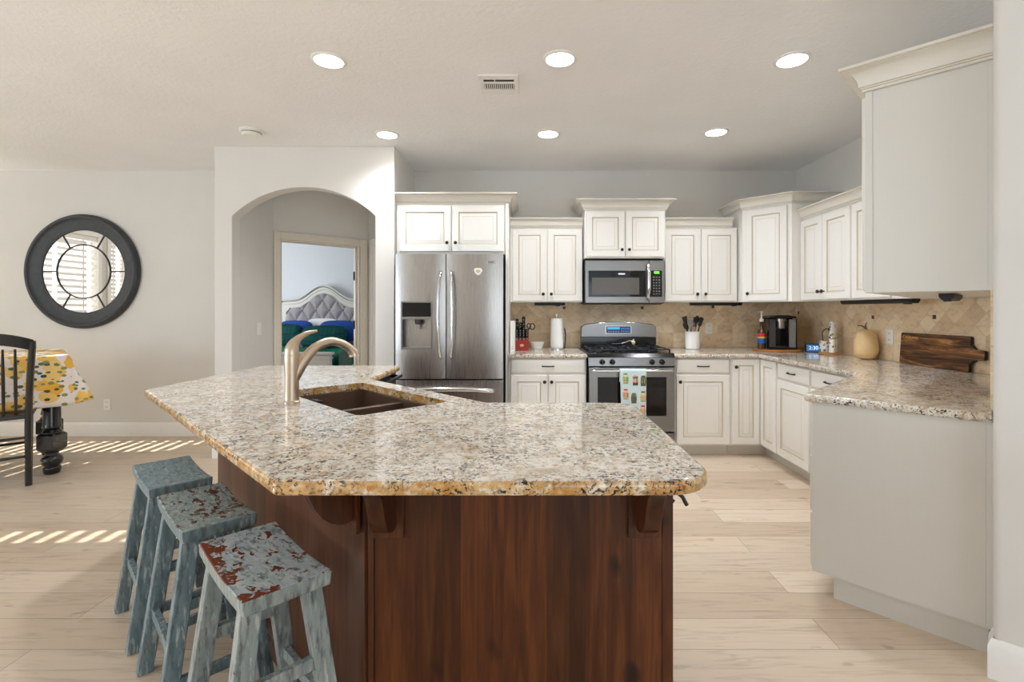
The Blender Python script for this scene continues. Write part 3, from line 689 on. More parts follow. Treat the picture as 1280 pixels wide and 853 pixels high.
# cabinet over the refrigerator
c = thing('fridge_cabinet', 'wide cream cabinet above the refrigerator with a tall side panel', 'cabinet', (-1.172, 4.44, 0), 0, GW)
m = MB(); m.box(0, 0, 1.80, .972, .67, 2.25); m.build('body', 'cabinet_cream', c)
door(c, .022, 1.825, .486, 2.235, (.452, 1.90)); door(c, .494, 1.825, .958, 2.235, (.528, 1.90))
MB().box(.9725, -.02, .0, .9985, .67, 2.25).build('side_panel', 'cabinet_cream', c)
crown(c, [(0, 0), (.998, 0), (.998, .67)], 2.25, 2.338, .08)
# under-cabinet lights
GL = 'black under-cabinet light bars'
def ulight(L, loc, rz, label):
    m = MB(); m.prism([(0, 0), (.055, 0), (.055, -.016), (.042, -.030), (.012, -.030), (0, -.016)], 0, L, ax='x'); m.box(L-.09, .012, -.036, L-.05, .04, -.0295)
    tag(m.build('under_cabinet_light', 'black_matte', loc=loc, rotz=rz), label, 'light', GL)
ulight(.30, (.064, 4.86, 1.3765), 0, 'black light bar under the cabinet above the paper towels')
ulight(.50, (1.60, 4.86, 1.3765), 0, 'black light bar under the cabinet above the utensil crock')
ulight(.74, (2.50, 3.97, 1.3765), -PI/2, 'long black light bar under the right wall cabinets above the squash')
ulight(.42, (2.17, 2.56, 1.3765), -3*PI/4, 'short black light bar under the large end cabinet by the wall end')

# ------------------------------------------------------------------ island
isle = thing('kitchen_island', 'dark knotty wood kitchen island under the big granite worktop', 'island', (0, 0, 0))
body = [(-.434, 1.372), (.395, 1.372), (.395, 2.045), (-.20, 2.045), (-.93, 2.765), (-.93, 2.83), (-.96, 2.83), (-.96, 3.44), (-1.54, 3.44), (-1.54, 2.478)]
m = MB(); n = len(body); a_ = [m.v(x, y, .0) for x, y in body]; b_ = [m.v(x, y, .879) for x, y in body]
for i in range(n): m.q([a_[i], a_[(i+1) % n], b_[(i+1) % n], b_[i]])
m.q(a_[::-1]); m.build('body', 'alder_side', isle)
# front panel with posts
m = MB(); m.box(0, 0, 0, .80, .009, .8785); m.build('front_panel', 'alder', isle, loc=(-.421, 1.362, 0))
MB().box(0, -.002, 0, .016, .011, .8785).build('post', 'alder', isle, loc=(-.4385, 1.359, 0), bev=.002)
MB().box(0, -.002, 0, .030, .011, .8785).build('post', 'alder', isle, loc=(.3675, 1.359, 0), bev=.002)
# side panel along the stools
SL = math.hypot(1.101, 1.101)
sp_ = Vector((-.441, 1.365)); 
m = MB(); m.box(0, 0, 0, SL-.02, .008, .8785); m.build('side_panel', 'alder_side', isle, loc=(sp_.x-SL*.7071+.0+.0, sp_.y+SL*.7071, 0), rotz=-PI/4)
m = MB(); m.sweep([(sp_.x-SL*.7071, sp_.y+SL*.7071), (sp_.x-.02, sp_.y+.02)], [(.0, 0), (.022, 0), (.022, .055), (.014, .063), (.014, .080), (.006, .094), (0, .098)])
m.build('base_moulding', 'alder_side', isle)
MB().box(0, 0, 0, .018, .62, .8785).build('end_panel', 'alder_side', isle, loc=(-1.559, 2.80, 0))
# corbels
def corbel(x, y, rz, side):
    c_ = thing('corbel', '', '', (x, y, 0), rz); del c_['label'], c_['category']; c_.parent = isle
    MB().box(-.042, -.012, .680, .042, 0, .8785).build('back_plate', 'alder', c_, bev=.001)
    pr = [(-.012, .8785), (-.185, .8785), (-.185, .862), (-.172, .858), (-.158, .850), (-.145, .836), (-.134, .815), (-.124, .79), (-.112, .765), (-.096, .742), (-.076, .724), (-.054, .713), (-.034, .709), (-.012, .712)]
    m_ = MB(); m_.prism(pr, -.022, .022, ax='x'); m_.build('bracket', 'alder', c_, bev=.002)
corbel(-.380, 1.3595, 0, 1); corbel(.315, 1.3595, 0, 1)
corbel(sp_.x-.0485-.006, sp_.y+.0485-.006, -PI/4, 1)
corbel(sp_.x-1.0, sp_.y+1.0-.0, -PI/4, 1)
# hook on the right side
m = MB(); m.box(0, -.03, .735, .008, .03, .795); m.tube([(.006, 0, .785), (.03, -.004, .778), (.05, -.01, .761), (.062, -.012, .738)], .0055, 8); m.tube([(.006, -.012, .755), (.02, -.014, .747), (.024, -.014, .755)], .005, 8)
tag(m.build('coat_hook', 'black_matte', loc=(.3955, 1.44, 0)), 'small black metal hook under the right edge of the island', 'hook')
# sink
sk = thing('sink', 'brown double-bowl undermount sink in the island worktop', 'sink', ((1.475-2.98)/2, (1.475+2.98)/2, .66), -PI/4)
m = MB(); hx, hy, tk = .402, .214, .012
m.box(-hx, -hy, 0, hx, hy, tk); m.box(-hx, -hy, tk, -hx+tk, hy, .2195); m.box(hx-tk, -hy, tk, hx, hy, .2195); m.box(-hx+tk, -hy, tk, hx-tk, -hy+tk, .2195); m.box(-hx+tk, hy-tk, tk, hx-tk, hy, .2195)
m.build('bowls', 'sink_brown', sk, bev=.006, seg=3)
MB().box(-.012, -hy+tk, tk, .016, hy-tk, .202).build('divider', 'sink_brown', sk, bev=.006, seg=3)
for x in (-.19, .2): MB().lathe([(.045, 0), (.045, .003), (.03, .004), (.028, .001)], (x, 0, tk), 20).build('drain', 'chrome', sk)
m = MB(); m.box(-.03, 0, -.05, .03, .012, .0); m.box(-.03, -.014, -.006, .03, .002, .003)
tag(m.build('sponge_holder', 'black_matte', loc=(uv(1.219, 3.02)[0], uv(1.219, 3.02)[1], .915), rotz=-PI/4, bev=.002), 'tiny black sponge holder clipped on the sink edge', 'holder')
# faucet
fx, fy = uv(1.085, 3.06)
fc = thing('faucet', 'brushed bronze-nickel pull-out faucet with a lever beside the sink', 'faucet', (fx, fy, CT), PI/4)
MB().lathe([(.033, .0003), (.033, .006), (.029, .010), (.028, .12), (.030, .165), (.0305, .195), (.029, .2)], seg=28).build('column', 'nickel', fc)
def arcpts(P_, n=6):
    out = []
    for i in range(len(P_)-1):
        p0, p1, p2, p3 = P_[max(i-1, 0)], P_[i], P_[i+1], P_[min(i+2, len(P_)-1)]
        for k in range(n):
            u = k/n; out.append(tuple(.5*((2*p1[j])+(p2[j]-p0[j])*u+(2*p0[j]-5*p1[j]+4*p2[j]-p3[j])*u*u+(3*p1[j]-p0[j]-3*p2[j]+p3[j])*u**3) for j in range(len(p1))))
    out.append(tuple(P_[-1])); return out
sp = arcpts([(.005, .10, .026), (.045, .165, .024), (.095, .222, .0205), (.155, .247, .0195), (.205, .240, .0185), (.245, .218, .0185), (.268, .195, .022), (.275, .180, .0245)])
MB().tube([(p[0], 0, p[1]) for p in sp], [p[2] for p in sp], 18).build('spout', 'nickel', fc)
hd = arcpts([(0, .2, .0295), (.001, .222, .028), (.010, .248, .021), (.034, .272, .0135), (.068, .289, .0095), (.105, .297, .0050)])
MB().tube([(p[0], 0, p[1]) for p in hd], [p[2] for p in hd], 16, sq=1.0).build('lever', 'nickel', fc)
# dishwasher in the far arm
dw = thing('dishwasher', 'black dishwasher front under the far right arm of the island worktop', 'dishwasher', (-.958, 3.435, 0), PI/2)
# local x runs away (-Y world after +90deg => x -> +Y); build facing -y -> +X
dw.location = (-.958, 2.835, 0)
MB().box(.002, -.022, .1, .598, -.001, .74).build('door', 'black_gloss', dw)
dw.rotation_euler = (0, 0, PI/2)
MB().box(.002, -.045, .745, .598, -.001, .872).build('control_panel', 'black_gloss', dw, bev=.004)
m = MB(); m.box(.03, -.098, .842, .57, -.082, .862); m.box(.04, -.084, .844, .06, -.044, .860); m.box(.54, -.084, .844, .56, -.044, .860); m.build('handle', 'black_gloss', dw, bev=.004)

# ------------------------------------------------------------------ refrigerator
fr = thing('refrigerator', 'stainless french-door refrigerator with ice dispenser', 'refrigerator', (-1.122, 4.19, 0))
FW = .913
MB().box(.008, .075, .02, FW-.008, .86, 1.775).build('body', 'dark_grey', fr, bev=.004)
def curved(m, x0, x1, z0, z1, X0, X1, bulge, yb, mi=0, nu=16, hole=None):
    """door slab whose front bows towards the room over the whole width X0..X1"""
    def yf(x):
        t_ = (x-X0)/(X1-X0)*2-1; return -bulge*(1-abs(t_)**2.6)
    pass
    n_ = nu; fr_ = [(x0+(x1-x0)*i/n_, yf(x0+(x1-x0)*i/n_)) for i in range(n_+1)]
    m.prism(fr_+[(x1, yb), (x0, yb)], z0, z1, mi)
    return yf
XS = .429
DX0, DX1, DZ0, DZ1 = (502-494)/148, (541-494)/148, H_CAM-(437-388)/148, H_CAM-(377-388)/148
dl = MB()
for q0, q1, w0, w1 in ((.003, DX0, .722, 1.775), (DX1, XS-.003, .722, 1.775), (DX0, DX1, .722, DZ0), (DX0, DX1, DZ1, 1.775)): yf = curved(dl, q0, q1, w0, w1, .003, XS-.003, .022, .07)
bmesh.ops.remove_doubles(dl.bm, verts=dl.bm.verts, dist=.0001)
dl = dl.build('door', 'steel', fr, ang=50)
drr = MB(); yr = curved(drr, XS+.004, FW-.003, .722, 1.775, XS+.004, FW-.003, .022, .07); drr = drr.build('door', 'steel', fr, ang=50)
fz = MB(); curved(fz, .003, FW-.003, .07, .710, .003, FW-.003, .022, .07); fz = fz.build('freezer_drawer', 'steel', fr, ang=50)
def vhandle(parent, x, z0, z1, y, dx):
    P_ = arcpts([(x, y+.005, z0), (x+dx*.2, y-.022, z0+.02), (x+dx, y-.045, z0+.12), (x+dx*1.5, y-.055, (z0+z1)/2), (x+dx, y-.045, z1-.12), (x+dx*.2, y-.022, z1-.02), (x, y+.005, z1)], 5)
    MB().tube(P_, .0135, 12, sq=1.3).build('handle', 'chrome', parent)
vhandle(dl, XS-.040, .90, 1.62, -.008, -.012); vhandle(drr, XS+.044, .90, 1.62, -.008, .012)
P_ = arcpts([(.09, -.008, .615), (.10, -.045, .625), (.25, -.070, .640), (FW/2, -.078, .645), (FW-.25, -.070, .640), (FW-.10, -.045, .625), (FW-.09, -.008, .615)], 5)
MB().tube(P_, .0145, 12, sq=1.3).build('handle', 'chrome', fz)
# dispenser
x0, x1, z0, z1 = DX0+.001, DX1-.001, DZ0+.001, DZ1-.001
yo = yf((x0+x1)/2)-.004; ym = z1-.128; BK = .062
m = MB()
m.box(x0, yo, z1-.010, x1, .06, z1); m.box(x0, yo, z0, x1, .06, z0+.012); m.box(x0, yo, z0+.012, x0+.010, .06, z1-.010); m.box(x1-.010, yo, z0+.012, x1, .06, z1-.010); m.box(x0+.010, yo, ym-.022, x1-.010, .06, ym)
m.build('dispenser_frame', 'steel_h', dl)
MB().box(x0+.010, yo+.004, ym, x1-.010, .058, z1-.010).build('dispenser_display', 'black_glass', dl)
m = MB(); m.box(x0+.010, BK-.006, z0+.012, x1-.010, BK, ym-.022); m.box(x0+.010, .0, z0+.012, x1-.010, BK-.006, z0+.020); m.box(x0+.0101, .01, z0+.02, x0+.016, BK-.006, ym-.022, 1); m.box(x1-.016, .01, z0+.02, x1-.0101, BK-.006, ym-.022, 1); m.build('dispenser_recess', ['steel', 'dark_grey'], dl)
m = MB(); m.lathe([(.034, 0), (.034, -.03), (.026, -.045)], ((x0+x1)/2+.01, .022, ym-.0225), 16); m.build('dispenser_spout', 'dark_grey', dl)
MB().lathe([(.017, -.045), (.013, -.082)], ((x0+x1)/2+.01, .022, ym-.0225), 12).build('dispenser_paddle', 'chrome', dl)
m = MB(); m.box(.775, yr(.81)-.004, 1.690, .845, yr(.81)+.004, 1.722); m.box(.785, yr(.81)-.005, 1.698, .835, yr(.81)-.0035, 1.713, 1); m.build('badge', ['chrome', 'mid_grey'], drr)
m = MB(); pts = [(.034*(1+.12*math.sin(3*k_)+.07*math.cos(5*k_))*math.cos(k_), .03*(1+.12*math.sin(3*k_))*math.sin(k_)) for k_ in [2*PI*i/20 for i in range(20)]]
m.prism(pts, -.006, 0, ax='y'); m.prism([(x*.55, z*.45) for x, z in pts], -.008, -.006, 1, ax='y')
tag(m.build('fridge_magnet', ['white_plastic', 'label_tan'], loc=(-1.122+.703, 4.19+yr(.703)-.001, 1.628)), 'small cream magnet on the right refrigerator door', 'magnet')

# ------------------------------------------------------------------ range
rg = thing('range', 'stainless gas range with black cooktop and oven below', 'range', (.530, 4.36, 0))
RW = .755
m = MB(); m.box(0, .03, .09, RW, .68, .905, 0); m.box(.03, .08, .0, RW-.03, .6, .09, 0); m.build('body', 'black_matte', rg)
m = MB(); m.prism([(-.02, .885), (-.012, .90), (.0, .922), (.62, .922), (.62, .905), (-.0, .885)], .0, RW, ax='x'); m.build('cooktop', 'black_gloss', rg, bev=.003)
m = MB(); m.prism([(.03, .808), (-.03, .812), (-.022, .884), (.03, .884)], 0, RW, ax='x'); m.build('control_panel', 'steel_h', rg)
for x in (.118, .207, .553, .64):
    k_ = MB(); k_.lathe([(.025, 0), (.024, -.014), (.021, -.026), (.018, -.028)], (x, -.0275, .848), 18, axis='y'); k_.box(x-.004, -.0275-.034, .848-.02, x+.004, -.0275-.026, .848+.02, 0); k_.build('knob', 'black_gloss', rg)
od = MB(); od.box(.004, -.028, .235, RW-.004, .029, .800); od.build('oven_door', 'steel_h', rg, bev=.004)
od = [o for o in rg.children if o.name.startswith('oven_door')][0]
MB().box(.078, -.0305, .375, RW-.075, -.0275, .715).build('window', 'oven_glass', od, bev=.004)
hp = arcpts([(.03, -.028, .765), (.034, -.06, .772), (.08, -.072, .775), (RW/2, -.076, .776), (RW-.08, -.072, .775), (RW-.034, -.06, .772), (RW-.03, -.028, .765)], 4)
MB().tube(hp, .011, 12).build('handle', 'chrome', od)
MB().box(.004, -.024, .095, RW-.004, .029, .222).build('storage_drawer', 'steel_h', rg, bev=.004)
# backguard
top = [(RW-.0-RW*i/20, 1.152+.034*(1-((i/20-.5)*2)**2)) for i in range(21)]
top[0] = (RW-.004, 1.135); top[-1] = (.004, 1.135)
m = MB(); m.prism([(0, 1.03), (RW, 1.03)]+top, .60, .68, ax='y'); m.build('backguard', 'steel_h', rg, bev=.006)
MB().box(0.0, .615, .9225, RW, .68, 1.0295).build('backguard_base', 'black_gloss', rg)
bgd = [o for o in rg.children if o.name == 'backguard'][0]
m = MB(); m.prism(rounded([(.238, 1.062), (.505, 1.062), (.505, 1.148), (.238, 1.148)], .012), .592, .601, ax='y'); m.prism(rounded([(.252, 1.072), (.492, 1.072), (.492, 1.138), (.252, 1.138)], .008), .5905, .593, 1, ax='y')
m.box(.262, .590, 1.108, .385, .5906, 1.132, 2)
for i in range(5):
    for j in range(2): m.box(.40+i*.018, .590, 1.084+j*.026, .410+i*.018, .5906, 1.096+j*.026, 3)
for i in range(5): m.box(.268+i*.024, .590, 1.082, .284+i*.024, .5906, 1.092, 3)
m.build('display', ['steel', 'navy', 'digit_teal', 'display_blue'], bgd)
# grates and burners
def grate(x0, x1):
    g = MB(); z = .955; b_ = .011
    for y in (.05, .31, .57): g.box(x0, y-b_/2, z-b_, x1, y+b_/2, z)
    for x in (x0+b_/2, x1-b_/2): g.box(x-b_/2, .05, z-b_, x+b_/2, .57, z)
    xm = (x0+x1)/2
    for yc in (.18, .44):
        for a_ in range(4):
            dx, dy = math.cos(a_*PI/2), math.sin(a_*PI/2)
            p0 = (xm+dx*.03, yc+dy*.03, z+.004); p1 = (xm+dx*(x1-x0)*.49, yc+dy*.128, z-.002); g.bar(p0, p1, .010, .012, (0, 0, 1))
    for x in (x0+.006, x1-.006):
        for y in (.055, .565): g.box(x-.006, y-.006, .9225, x+.006, y+.006, z-b_)
    g.build('grate', 'iron', rg)
grate(.02, .255); grate(.262, .493); grate(.50, .735)
for x, y, r in ((.137, .18, .045), (.137, .44, .038), (.378, .31, .05), (.617, .18, .042), (.617, .44, .036)):
    MB().lathe([(r, .9222), (r, .93), (r*.8, .932), (r*.78, .940), (r*.3, .942)], (x, y, 0), 20).build('burner', 'iron', rg)
# spoon rest and tea ball on the grate
sr = MB(); sr.lathe([(.001, .004), (.032, .001), (.045, .010), (.047, .013), (.043, .013), (.03, .005), (.001, .006)], seg=18, sx=1.2); sr.tube([(.045, 0, .012), (.08, .0, .022), (.12, 0, .036), (.15, 0, .034)], [.010, .008, .008, .010], 8)
tag(sr.build('spoon_rest', 'chrome', loc=(.530+.33, 4.36+.43, .9665)), 'small shiny metal spoon rest on the range grate', 'spoon rest')
sf = MB(); sf.ellipsoid((0, 0, .022), (.018, .018, .022)); sf.lathe([(.006, .044), (.008, .05), (.004, .056)], seg=10)
tag(sf.build('pepper_shaker', 'label_tan', loc=(.530+.482, 4.36+.40, .9665)), 'small tan and silver shaker beside the spoon rest', 'shaker')
# dish towel with jar prints over the oven handle
tw = MB(); W_, L_ = .225, .43
def twf(u, v):
    s_ = v*(L_+.12)
    if s_ < .10: y, z = .020+.002*math.sin(u*9), .676+s_
    elif s_ < .14: a_ = (s_-.10)/.04*PI; y, z = .0005+.0195*math.cos(a_), .776+.0195*math.sin(a_)
    else: y, z = -.019-.006*math.sin(u*7+1)*(s_-.14)*2-.004*(s_-.14), .776-(s_-.14)
    return (u*W_*(1-.12*max(0, s_-.14))+.02*max(0, s_-.14), y-.078, z)
tw.grid(14, 40, twf)
def patch(u0, v0, du, dv, mi):
    tw.grid(3, 4, lambda u, v: tuple(a_+b_ for a_, b_ in zip(twf(u0+du*u, v0+dv*v), (0, -.0012, 0))), mi)
def jar(u, v, c1, c2, lid):
    v0 = (v+.14)/(L_+.12); patch(u-.10, v0, .20, .140, c1); patch(u-.112, v0+.035, .224, .065, c2); patch(u-.075, v0-.022, .15, .026, lid)
for u, v, c1, c2, lid in ((.20, .03, 5, 1, 1), (.58, .045, 4, 6, 3), (.93, .05, 4, 5, 4), (.20, .165, 5, 2, 2), (.52, .20, 4, 4, 4), (.88, .185, 5, 5, 4), (.20, .30, 2, 5, 2), (.50, .32, 7, 5, 7), (.87, .305, 5, 2, 2)):
    u = min(u, .885); jar(u, v, c1, c2, lid)
o = tw.build('dish_towel', ['towel_blue', 'label_green', 'label_red', 'label_pink', 'label_olive', 'label_tan', 'label_pink', 'navy'], loc=(.530+.262, 4.36, 0))
tag(o, 'pale blue dish towel printed with jars over the oven handle', 'towel')
sm = o.modifiers.new('cloth', 'SOLIDIFY'); sm.thickness = .0015; sm.offset = 1

# ------------------------------------------------------------------ microwave
mw = thing('microwave', 'stainless over-the-range microwave with green clock display', 'microwave', (.543, 4.72, 1.365))
MWW, MWH = .758, .414
m = MB(); m.box(0, .03, 0, MWW, .38, MWH); m.build('body', 'dark_grey', mw)
MB().box(.02, .032, -.008, MWW-.02, .30, -.0003).build('vent_grille', 'black_matte', mw)
dx = .607
l_ = lamp('cooktop_lamp', 'SPOT', (.22, .10, -.012), 6, (.80, .90, 1), spot_size=2.6, spot_blend=.8, shadow_soft_size=.03); l_.parent = mw
l_ = lamp('cooktop_lamp', 'SPOT', (.52, .10, -.012), 6, (.80, .90, 1), spot_size=2.6, spot_blend=.8, shadow_soft_size=.03); l_.parent = mw
for x in (.22, .52): MB().box(x-.04, .07, -.0095, x+.04, .13, -.0081).build('lamp_lens', 'white_plastic', mw)
m = MB(); m.box(.002, 0, .004, dx, .0295, MWH-.003); d_ = m.build('door', 'steel_h', mw, bev=.004)
MB().box(.032, -.003, .062, dx-.03, .001, .312).build('window_frame', 'black_glass', d_, bev=.002)
MB().box(.066, -.0042, .085, dx-.092, -.0025, .245).build('window_screen', 'mw_window', d_)
m = MB(); m.prism(rounded([(.315, .274), (.38, .274), (.38, .287), (.315, .287)], .006), -.0045, -.0028, ax='y'); m.build('badge', 'chrome', d_)
P_ = arcpts([(dx-.012, -.001, .045), (dx-.014, -.03, .05), (dx-.012, -.055, .12), (dx-.012, -.06, .2), (dx-.012, -.055, .29), (dx-.014, -.03, .365), (dx-.012, -.001, .37)], 5)
MB().tube(P_, .017, 14).build('handle', 'chrome', d_)
m = MB(); m.box(dx+.003, 0, .004, MWW-.002, .0295, MWH-.003); k_ = m.build('control_panel', 'steel_h', mw, bev=.004)
m = MB(); m.box(dx+.006, -.003, .062, MWW-.026, .001, .312, 0); kk = m.build('keypad', 'black_glass', k_)
m = MB(); m.box(dx+.05, -.0042, .283, dx+.098, -.0028, .304); m.build('clock_display', 'display_green', k_)
m = MB()
for r_ in range(7):
    for c_ in range(3): m.box(dx+.040+c_*.026, -.0038, .085+r_*.0265, dx+.054+c_*.026, -.0028, .096+r_*.0265)
m.build('key_marks', 'mid_grey', k_)

# ------------------------------------------------------------------ things on the worktops
Z = CT+.0006
# knife block
kb = thing('knife_block', 'red wooden knife block at the left end of the back counter', 'knife block', (-.058, 4.80, Z), 0)
m = MB(); m.prism([(-.075, 0), (.07, 0), (.07, .17), (.045, .185), (-.015, .10), (-.075, .095)], -.066, .066, ax='x'); m.build('block', 'red_wood', kb, bev=.003)
MB().lathe([(.020, 0), (.020, -.003), (.017, -.004)], (0, -.0755, .05), 16, axis='y', sy=.6).build('badge', 'label_tan', kb)
KL = [('far left', -.048), ('second', -.016), ('third', .016), ('far right', .048)]
def knife(x, y, z, L, label, tilt=.18, r=.0145):
    k_ = thing('knife', label, 'knife', (-.058+x, 4.80+y, Z+z), 0, 'knives in the block')
    d0 = Vector((0, -math.sin(tilt), math.cos(tilt)))
    MB().bar(d0*.002, d0*.020, .019, .024).build('bolster', 'chrome', k_)
    m_ = MB(); m_.tube([d0*.020, d0*(.02+L*.3), d0*(.02+L*.7), d0*(.02+L*.95), d0*(.02+L)], [r, r*1.1, r, r*1.15, r*.6], 8)
    for f in (.3, .55, .8): m_.lathe([(.004, 0), (.004, -.003)], tuple(d0*(.02+L*f)+Vector((0, -r*1.02, 0))), 8, 1, axis='y')
    m_.build('handle', ['black_gloss', 'chrome'], k_)
row = ['first', 'second', 'third', 'fourth']
for i, (w_, x) in enumerate(KL):
    knife(x, -.045, .1015, .085, 'short black steak knife, %s from the left in the front row of the block' % row[i], .10)
knife(-.048, .012, .140, .145, 'long black knife standing at the back left of the block', .05)
knife(-.016, .018, .149, .10, 'black knife in the back row beside the tallest left one', .05)
knife(.016, .012, .140, .165, 'tallest black knife at the back of the block', .05, .0155)
sc_ = thing('scissors', 'black handled kitchen scissors leaning out of the block to the right', 'scissors', (-.058+.050, 4.80+.038, Z+.1765))
m = MB(); m.tube([(0, 0, .0), (.022, 0, .03)], .006, 8)
for cxx, czz, rr in ((.050, .050, .023), (.016, .056, .018)):
    m.tube([(cxx+rr*math.cos(a_), 0, czz+rr*1.25*math.sin(a_)) for a_ in [2*PI*i/16 for i in range(17)]], .0055, 8)
m.build('grips', 'black_matte', sc_)
# bowl
m = MB(); m.lathe([(.046, 0), (.05, .002), (.060, .03), (.069, .066), (.072, .068), (.066, .066), (.056, .03), (.045, .008), (.001, .007)], seg=32, sx=1.02, sy=.8)
tag(m.build('bowl', 'white_ceramic', loc=(.090, 4.95, Z)), 'small white ceramic bowl between knife block and paper towels', 'bowl')
# paper towels
ph = thing('paper_towel_holder', 'chrome paper towel stand with a dark side arm on the back counter', 'paper towel holder', (.285, 4.93, Z))
MB().lathe([(.085, 0), (.085, .008), (.078, .012), (.01, .013)], seg=28).build('base', 'chrome', ph)
MB().lathe([(.007, .013), (.007, .325), (.013, .33), (.013, .345), (.004, .352)], seg=12).build('rod', 'chrome', ph)
m = MB(); m.tube([(.079, 0, .012), (.085, 0, .06), (.088, .0, .14), (.082, .0, .20), (.076, .0, .205)], .007, 8); m.build('side_arm', 'dark_grey', ph)
m = MB(); m.lathe([(.018, .0), (.062, .0), (.0625, .004), (.0625, .286), (.062, .29), (.018, .29)], seg=32, cap=False); m.lathe([(.018, .0), (.018, .29)], seg=16, cap=False)
tag(m.build('paper_towel_roll', 'paper', loc=(.285, 4.93, Z+.0135)), 'white roll of paper towels on its chrome stand', 'paper towel')
# upright white panel beside the fridge panel
m = MB(); m.box(-.022, -.13, 0, .022, .13, .285); m.box(-.008, -.1312, .03, .010, -.1298, .036, 1); m.box(-.008, -.1312, .05, .010, -.1298, .053, 1)
tag(m.build('recipe_binder', ['white_plastic', 'mid_grey'], loc=(-.142, 4.68, Z), bev=.003), 'slim off-white binder upright against the refrigerator panel', 'binder')
# crock with utensils
cr = (1.635, 4.93, Z)
m = MB(); m.lathe([(.058, 0), (.066, .004), (.072, .05), (.073, .17), (.076, .176), (.070, .176), (.066, .168), (.064, .02), (.001, .014)], seg=36)
tag(m.build('utensil_crock', 'white_ceramic', loc=cr), 'white ceramic crock full of cooking utensils right of the range', 'crock')
GU = 'utensils in the white crock'
def utensil(dx, dy, lean, L, head, mat, mat2, label, hw=.026, name='spatula'):
    u = thing(name, label, name.replace('_', ' '), (cr[0]+dx*.18, cr[1]+dy*.9, Z+.018), 0, GU)
    top_ = Vector((lean[0], lean[1], L)); MB().tube([(0, 0, 0), tuple(top_*.75)], .006, 8).build('handle', mat2, u)
    d0 = top_.normalized(); p = top_*.74; m_ = MB()
    if head == 'flat': m_.bar(p, p+d0*.085, .03, .006, (1, 0, 0), 0, hw*2, .004); 
    elif head == 'spoon':
        m_.ellipsoid((0, 0, 0), (hw, .010, .042)); 
        for v_ in m_.bm.verts: v_.co = p+d0*(.04+v_.co.z)+Vector((v_.co.x, v_.co.y, 0))
    elif head == 'slot':
        for k_ in (-1, 0, 1): m_.bar(p+Vector((k_*.012, 0, 0)), p+d0*.085+Vector((k_*.017, 0, 0)), .008, .004)
        m_.bar(p-d0*.004, p+d0*.008, .034, .005); m_.bar(p+d0*.08, p+d0*.09, .045, .005)
    elif head == 'whisk':
        for k_ in range(5):
            a_ = PI*k_/5; e = Vector((math.cos(a_), math.sin(a_), 0))*hw
            m_.tube([tuple(p), tuple(p+d0*.03+e*.8), tuple(p+d0*.06+e), tuple(p+d0*.085), tuple(p+d0*.06-e), tuple(p+d0*.03-e*.8), tuple(p)], .0015, 5)
    m_.build('head', mat, u, bev=.001 if head != 'spoon' and head != 'whisk' else 0)
utensil(-.05, .02, (-.062, .01, .32), .30, 'flat', 'black_matte', 'black_matte', 'wide black spatula at the far left of the crock')
utensil(-.06, -.02, (-.072, -.01, .24), .235, 'spoon', 'black_matte', 'black_matte', 'black cooking spoon leaning out low on the left of the crock', name='cooking_spoon')
utensil(-.02, -.03, (-.03, -.01, .25), .245, 'slot', 'mid_grey', 'chrome', 'grey slotted turner left of centre in the crock', name='turner')
utensil(.0, .04, (.0, .02, .30), .29, 'whisk', 'chrome', 'chrome', 'wire whisk standing at the back of the crock', name='whisk')
utensil(.012, -.02, (.016, -.01, .29), .28, 'slot', 'black_matte', 'chrome', 'black slotted turner in the middle of the crock', name='turner')
utensil(.03, .02, (.052, .01, .32), .315, 'spoon', 'black_matte', 'red_wood', 'black spoon with a reddish handle at the back right of the crock', name='cooking_spoon')
utensil(.05, -.01, (.075, -.01, .29), .285, 'flat', 'black_matte', 'black_matte', 'black spatula leaning out on the right of the crock', hw=.022)
# outlets
GO = 'white wall outlets'
def outlet(loc, rz, label, kind='outlet', w_=.072, h=.115, mat='white_plastic'):
    o_ = thing('wall_outlet' if kind == 'outlet' else 'light_switch', label, kind, loc, rz, GO if kind == 'outlet' else None)
    MB().box(-w_/2, -.006, 0, w_/2, 0, h).build('plate', mat, o_, bev=.002)
    m_ = MB()
    if kind == 'outlet':
        for zz in (.033, .082):
            m_ = MB(); m_.prism(rounded([(-.016, zz-.014), (.016, zz-.014), (.016, zz+.014), (-.016, zz+.014)], .008), -.0075, -.006, 0, ax='y')
            m_.box(-.009, -.0082, zz-.004, -.0065, -.0074, zz+.007, 1); m_.box(.0065, -.0082, zz-.004, .009, -.0074, zz+.007, 1)
            m_.build('socket', [mat, 'slot'], o_)
    else:
        m_.box(-.017, -.010, .025, .017, -.006, .09); m_.build('rocker', mat, o_, bev=.002)
outlet((1.865, WY-.0135, 1.055), 0, 'white outlet on the back tiles right of the utensil crock')
outlet((RX-.0135, 4.48, 1.03), -PI/2, 'white outlet near the corner with the clock cord plugged in')
outlet((RX-.0135, 3.775, 1.04), -PI/2, 'white outlet on the right wall tiles between squash and cutting board')
outlet((-4.35, WY-.001, .265), 0, 'white outlet low on the dining wall below the mirror')
outlet((-2.606, 4.80, 1.06), PI/2, 'white rocker light switch inside the arched hallway', 'switch', .08, .12)
